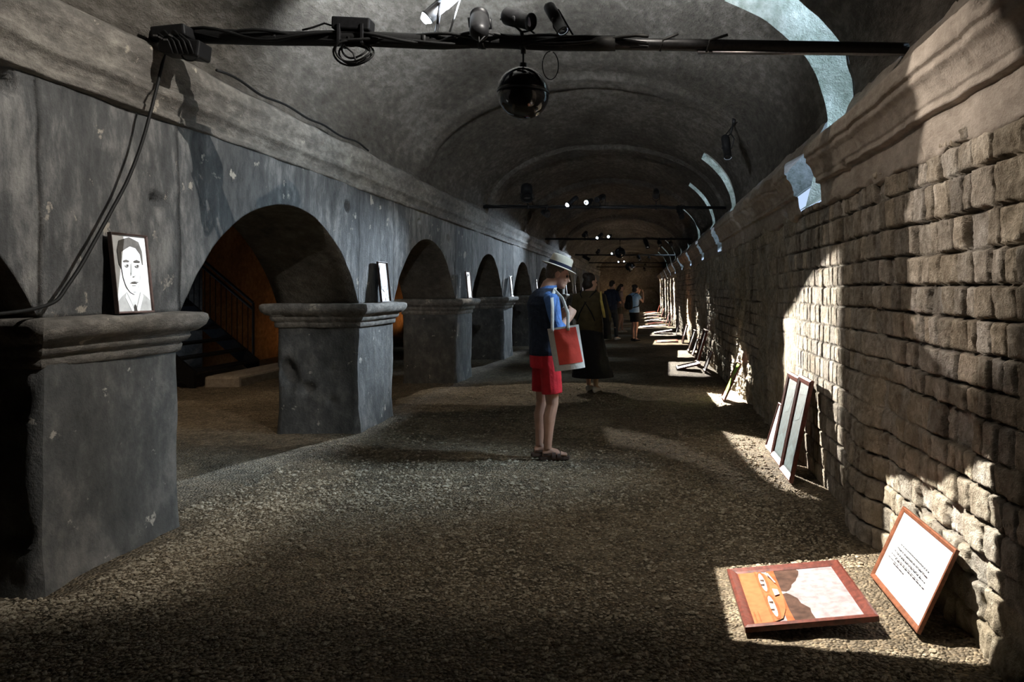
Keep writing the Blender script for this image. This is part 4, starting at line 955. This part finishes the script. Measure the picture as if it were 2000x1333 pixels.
    if bottom:
        t = MB(); zl = bottom
        t.rings([(W(0, 0, z), fr.s*(hw*build+.012)*k, fr.f*(hd*build+.014)*k) for z, hw, hd in ((.80, .17, .12), (.88, .175, .125), (.95, .178, .125), (1.02, .165, .115))], 20)
        for side in ('r', 'l'):
            sg = 1 if side == 'r' else -1; hip = W(0, sg*.088, .92); kn, an = V3(feet[side][0]), V3(feet[side][1])
            if zl > .5:
                q = hip+(kn-hip)*((.92-zl)/(.92-.48)); t.tube([hip, hip*.5+q*.5+fr.s*sg*.012*k, q+fr.s*sg*.014*k], [.095*k, .092*k, .092*k], 16)
            else: t.tube([hip, hip*.5+kn*.5, kn, an*.8+kn*.2, an], [.098*k, .088*k, .07*k, .06*k, .062*k], 16)
        solid(t, 'shorts' if zl > .5 else 'trousers', bottommat, root, vox, 2)
    if skirt:
        t = MB(); t.rings([(W(f_, r_, z), fr.s*a*k, fr.f*b*k) for z, a, b, f_, r_ in skirt], 26)
        solid(t, 'skirt', bottommat, root, vox, 2)
    fd = (footdir or fr.f).normalized(); lat = fd.cross(Vector((0, 0, 1)))
    for side in ('r', 'l'):
        an = V3(feet[side][1])
        if shoes == 'sandal':
            z0 = an.z-.09*k
            mb = MB(); out = [(-.075, .028), (-.06, .036), (0, .036), (.08, .046), (.14, .046), (.185, .03), (.195, .0)]
            pl = [(a, b) for a, b in out]+[(a, -b) for a, b in out[::-1][1:]]; n = len(pl)
            g = [Vector((an.x, an.y, z0+zz))+fd*a*k+lat*b*k for zz in (0.0, .024) for a, b in pl]
            mb.add(g, [tuple(range(n-1, -1, -1)), tuple(range(n, 2*n))]+[(i, (i+1) % n, n+(i+1) % n, n+i) for i in range(n)])
            sole = mb.build('sandal', shoesmat, root)
            for f0, hh in ((.055, .062), (.10, .05)):
                st = MB(); st.rings([(Vector((an.x, an.y, z0+.02))+fd*(f0+e)*k, lat*.050*k, Vector((0, 0, hh*k))) for e in (-.016, .016)], 18, cap=False); st.build('strap', shoesmat, sole, True)
            st = MB(); st.rings([(Vector((an.x, an.y, z0+.045))+fd*0*k+Vector((0, 0, e)), lat*.040*k, fd*.052*k) for e in (-.008, .008)], 18, cap=False); st.build('strap', shoesmat, sole, True)
        else:
            mb = MB(); c = an-Vector((0, 0, .05*k))
            mb.rings([(c-fd*.07*k+Vector((0, 0, .0)), lat*.025*k, Vector((0, 0, .035*k))), (c-fd*.03*k, lat*.037*k, Vector((0, 0, .048*k))), (c+fd*.06*k, lat*.045*k, Vector((0, 0, .04*k))), (c+fd*.14*k-Vector((0, 0, .01*k)), lat*.045*k, Vector((0, 0, .028*k))), (c+fd*.19*k-Vector((0, 0, .018*k)), lat*.025*k, Vector((0, 0, .016*k)))], 14)
            mb.build('shoe', shoes, root, True)
    if hair:
        mb = MB(); rot = Matrix((sd, hf, up)).transposed(); kind, hm = hair
        mb.ball(at(0, -.026, .035), (.086*k, .094*k, .098*k), rot=rot)
        mb.ball(at(0, -.05, -.01), (.078*k, .062*k, .075*k), rot=rot)
        if kind == 'long': mb.tube([at(0, -.06, .02), at(0, -.10, -.1), at(0, -.12, -.25), at(0, -.12, -.40)], [.08*k, .082*k, .075*k, .03*k], 14)
        if kind == 'bob': mb.ball(at(0, -.05, -.05), (.092*k, .08*k, .085*k), rot=rot); mb.ball(at(0, -.10, .07), (.05*k, .05*k, .05*k), rot=rot)
        solid(mb, 'hair', hm, root, vox, 2)
    return root, fr, at, hf, up, sd
shoesmat = 'leather'

# man with the hat
A0 = math.radians(26); MX, MY = -0.835, 6.56
man, fr, at, hf, hu, hs = figure((MX, MY, FLOORZ(MX, MY)+0.012), A0, 1.0, 'man in straw hat, blue shirt and red shorts looking down at the pictures',
    {'r': ((.02, .265, 1.14), (.165, .17, 1.245), (.45, -.35, .82), (-.2, -1, -.2), 1.15), 'l': ((.05, -.25, 1.15), (.2, -.12, 1.25), (.45, .5, .75), (.2, 1, -.1), 1.1)},
    {'r': ((.03, .085, .48), (-.01, .075, .09)), 'l': ((.0, -.095, .48), (-.03, -.095, .09))},
    {'c': (.115, .0, 1.628), 'f': (.92, .30, -.30), 'u': (.33, .06, .94)},
    top=('navy', 'bluecotton'), sleeves=0.66, bottom=0.58, bottommat='redcotton', vox=0.006, hair=('short', 'hairgrey'), shoes='sandal', footdir=Vector((1, .12, 0)), hem=0.93)
def hat():
    ax = (hu*.97+Vector((.10, 0, .08))).normalized(); c = at(0, -.008, .058); u = hf-ax*hf.dot(ax); u.normalize(); v = ax.cross(u)
    def rg(lst, n=36): return [(c+ax*z+u*o, u*a, v*b) for z, a, b, o in lst]
    mb = MB(); mb.rings(rg([(.0, .108, .092, 0), (.012, .107, .091, 0), (.06, .102, .088, 0), (.098, .097, .083, 0), (.11, .088, .074, 0), (.112, .06, .05, 0), (.102, .02, .02, 0)]), 36)
    h = mb.build('hat', 'straw', man, True)
    mb = MB(); mb.rings(rg([(.004, .10, .085, 0), (.002, .13, .115, 0), (-.004, .158, .14, .0), (-.002, .165, .147, 0), (.003, .158, .14, 0), (.008, .13, .115, 0), (.012, .10, .085, 0)]), 36); mb.build('brim', 'straw', h, True)
    mb = MB(); mb.rings(rg([(.010, .1095, .0935, 0), (.040, .1065, .0915, 0)]), 36, cap=False); mb.build('hat_band', 'band', h, True)
hat()
def tote():
    # hangs from the shoulder, flat side towards the viewer
    Yb = 6.235; q = lambda x, y, d=0.0: P(x, y, Yb+d)
    root = empty('tote_bag', q(1106, 726), 'red and white canvas tote bag on the shoulder of the straw-hatted man', 'bag'); off = root.location
    TLx, TRx, BRx, BLx = q(1069, 643), q(1130, 634), q(1143, 718), q(1084, 726)
    def pt(a, b, d): return (TLx*(1-a)+TRx*a)*(1-b)+(BLx*(1-a)+BRx*a)*b+Vector((0, d, 0))-off
    n, m = 14, 16; vs = []; idx = {}
    mb = MB()
    def sheet(f0, mt):
        base = len(mb.v); v_ = []
        for j in range(m+1):
            for i in range(n+1):
                a, b = i/n, j/m; v_.append(pt(a, b, f0(a, b)))
        mb.add(v_, [(j*(n+1)+i, j*(n+1)+i+1, (j+1)*(n+1)+i+1, (j+1)*(n+1)+i) for j in range(m) for i in range(n)], mt)
    bul = lambda a, b: (math.sin(math.pi*a)**.6)*(.18+.82*b**.7)*.042+.012*float(vnoise(a*5, b*5, 3.0))*math.sin(math.pi*a)
    fr_ = lambda a, b: -bul(a, b); bk = lambda a, b: bul(a, b)*.8+.004
    sheet(fr_, 0); sheet(bk, 0)
    # bottom gusset
    mb.add([pt(i/n, 1, fr_(i/n, 1)) for i in range(n+1)]+[pt(i/n, 1, bk(i/n, 1)) for i in range(n+1)], [(i, i+1, n+2+i, n+1+i) for i in range(n)], 0)
    o = mb.build('bag_body', 'canvas', root, True)
    mb = MB(); v_ = []; a0, a1, b0, b1 = .19, .97, .045, .86
    for j in range(13):
        for i in range(13):
            b = b0+(b1-b0)*j/12; a = a0+(a1-a0)*i/12; a = a if i < 12 else min(a1, .90+.07*b)
            v_.append(pt(a, b, fr_(a, b)-.0025))
    mb.add(v_, [(j*13+i, j*13+i+1, (j+1)*13+i+1, (j+1)*13+i) for j in range(12) for i in range(12)]); mb.build('red_panel', 'redprint', root, True)
    for a, k in ((.16, -.008), (.66, -.006)):
        mb = MB(); p0 = pt(a, .02, -.016)
        sh = P(1083, 567, 6.40)-off; mid = P(1079 if a < .4 else 1104, 600, 6.27)-off
        hand = (P(1109, 612, 6.27)-off) if a > .4 else None
        pts = [p0+Vector((0, 0, -.03)), p0, (hand if hand else mid), (P(1098, 583, 6.33)-off) if hand else (P(1078, 583, 6.32)-off), sh, sh+Vector((-.0, .08, .02))]
        for i in range(len(pts)-1):
            pass
        rings = []
        for i, p in enumerate(pts):
            t = (pts[min(i+1, len(pts)-1)]-pts[max(i-1, 0)]).normalized(); u = t.cross(Vector((0, 1, 0.2))).normalized(); rings.append((p, u*.014, t.cross(u)*.003))
        mb.rings(rings, 10); mb.build('strap', 'canvas', root, True)
tote()

# woman in the long black skirt
wk = 0.985; WX, WY = -0.74, 10.83
wm, fr, at, hf, hu, hs = figure((WX, WY, FLOORZ(WX, WY)+0.012), math.radians(72), wk, 'woman seen from behind in an olive top and long black skirt, dark hair',
    {'r': ((.06, .27, 1.14), (.2, .2, 1.02), (.6, -.3, -.3), (-.3, -1, 0), .5), 'l': ((.05, -.28, 1.14), (.22, -.2, 1.05), (.7, .3, -.2), (-.3, 1, 0), .5)},
    {'r': ((.06, .10, .48), (-.03, .11, .09)), 'l': ((.10, -.07, .50), (.12, -.06, .09))},
    {'c': (.05, 0, 1.635), 'f': (.75, .55, -.12)}, top='olive', sleeves=0.85, bottommat='blackcloth', vox=0.009, hair=('bob', 'hair'), shoes='whitepale',
    skirt=[(1.0, .175, .13, 0, 0), (.9, .2, .16, 0, 0), (.7, .235, .2, -.01, .01), (.45, .27, .24, -.01, .03), (.28, .31, .26, -.02, .05), (.22, .32, .265, -.02, .06)], hem=0.88, build=1.08)
def extras_woman():
    k = wk
    mb = MB(); mb.rings([(fr(-.06, .235, 1.42), fr.s*.03, fr.f*.05), (fr(-.07, .265, 1.2), fr.s*.045, fr.f*.06), (fr(-.05, .29, 1.0), fr.s*.05, fr.f*.07), (fr(-.04, .30, .78), fr.s*.06, fr.f*.07)], 14); solid(mb, 'shawl', 'blackcloth', wm, .01, 2)
    mb = MB(); mb.rings([(fr(-.10, .215, 1.47), fr.s*.012, fr.f*.02), (fr(-.135, .235, 1.33), fr.s*.02, fr.f*.012), (fr(-.14, .265, 1.2), fr.s*.024, fr.f*.012), (fr(-.13, .285, 1.09), fr.s*.018, fr.f*.012)], 12); mb.build('scarf', 'yellow', wm, True)
    for a, b in ((-1, 1), (1, -1)):
        mb = MB(); pts = [fr(-.03, a*.12, 1.48), fr(-.13, a*.09, 1.42), fr(-.163, a*.0, 1.3), fr(-.152, b*.09, 1.16), fr(-.14, b*.14, 1.04)]
        mb.tube(pts, .009, 6); mb.build('strap', 'blackcloth', wm, True)
extras_woman()
# strolling visitors in the distance
arm_dn = lambda s_: ((-.02, s_*.25, 1.13), (.06, s_*.25, .90), (.1, 0, -1), (0, -s_, 0), .35)
X3, Y3 = -0.86, 22.3
p3, fr3, *_ = figure((X3, Y3, FLOORZ(X3, Y3)+.012), math.radians(55), 1.02, 'person in dark clothes with a navy backpack, left of the distant strollers', {'r': ((.05, .25, 1.14), (.22, .16, 1.1), (.8, -.3, .1), (0, -1, 0), .6), 'l': arm_dn(-1)},
    {'r': ((.10, .09, .48), (.12, .09, .09)), 'l': ((-.02, -.09, .47), (-.16, -.09, .10))}, {'c': (.05, 0, 1.635), 'f': (.9, .2, -.2)}, top='navy', sleeves=.5, bottom=.1, bottommat='greytrouser', vox=.013, hair=('short', 'hair'), shoes='whitepale', group='distant visitors')
X4, Y4 = -0.70, 26.2
p4, fr4, *_ = figure((X4, Y4, FLOORZ(X4, Y4)+.012), math.radians(20), 0.98, 'woman with long dark hair, pale top and khaki shorts in the distance', {'r': ((.0, .24, 1.14), (.14, .2, 1.0), (.6, -.2, -.3), (0, -1, 0), .5), 'l': ((.06, -.23, 1.16), (.24, -.14, 1.14), (.8, .2, .2), (0, 1, 0), .5)},
    {'r': ((-.02, .08, .48), (-.12, .08, .09)), 'l': ((.10, -.08, .48), (.10, -.08, .09))}, {'c': (.05, 0, 1.63), 'f': (.95, .1, -.2)}, top='palepink', sleeves=.25, bottom=.68, bottommat='khaki', vox=.013, hair=('long', 'hair'), shoes='whitepale', group='distant visitors', build=.88)
X5, Y5 = -0.17, 21.9
p5, fr5, *_ = figure((X5, Y5, FLOORZ(X5, Y5)+.012), math.radians(40), 0.95, 'person in light blue top and black shorts raising both hands to the face', {'r': ((.14, .25, 1.22), (.26, .12, 1.5), (.1, -.3, 1), (-.5, -1, 0), .5), 'l': ((.14, -.25, 1.22), (.26, -.1, 1.5), (.1, .3, 1), (-.5, 1, 0), .5)},
    {'r': ((.02, .09, .48), (-.02, .09, .09)), 'l': ((.06, -.09, .48), (.04, -.1, .09))}, {'c': (.06, 0, 1.635), 'f': (.98, .1, -.05)}, top='skyblue', sleeves=.3, bottom=.6, bottommat='blackcloth', vox=.013, hair=('bob', 'hair'), shoes='blackcloth', group='distant visitors')
def backpack(base, fr_, k, m, label):
    root = empty('backpack', Vector(base), label, 'backpack', 'backpacks of the distant visitors')
    mb = MB(); c = -.215
    mb.rings([(fr_(c, 0, .98)*k, fr_.s*.10*k, fr_.f*.05*k), (fr_(c, 0, 1.02)*k, fr_.s*.15*k, fr_.f*.085*k), (fr_(c, 0, 1.2)*k, fr_.s*.155*k, fr_.f*.09*k), (fr_(c+.01, 0, 1.38)*k, fr_.s*.13*k, fr_.f*.07*k), (fr_(c+.02, 0, 1.43)*k, fr_.s*.07*k, fr_.f*.04*k)], 20); mb.build('pack', m, root, True)
    mb = MB(); mb.rings([(fr_(c-.085, 0, z)*k, fr_.s*a*k, fr_.f*.035*k) for z, a in ((1.02, .08), (1.05, .11), (1.17, .11), (1.2, .08))], 16); mb.build('pocket', m, root, True)
    for q in (1, -1):
        mb = MB(); mb.tube([fr_(-.14, q*.09, 1.40)*k, fr_(-.02, q*.12, 1.5)*k, fr_(.11, q*.14, 1.38)*k, fr_(.135, q*.17, 1.2)*k, fr_(.0, q*.195, 1.08)*k, fr_(-.14, q*.11, 1.04)*k], .014*k, 8); mb.build('strap', m, root, True)
backpack((X3, Y3, FLOORZ(X3, Y3)+.012), fr3, 1.02, 'navy', 'navy backpack worn by the dark-dressed distant person')
backpack((X5, Y5, FLOORZ(X5, Y5)+.012), fr5, 0.95, 'blackcloth', 'dark backpack on the person in the light blue top')
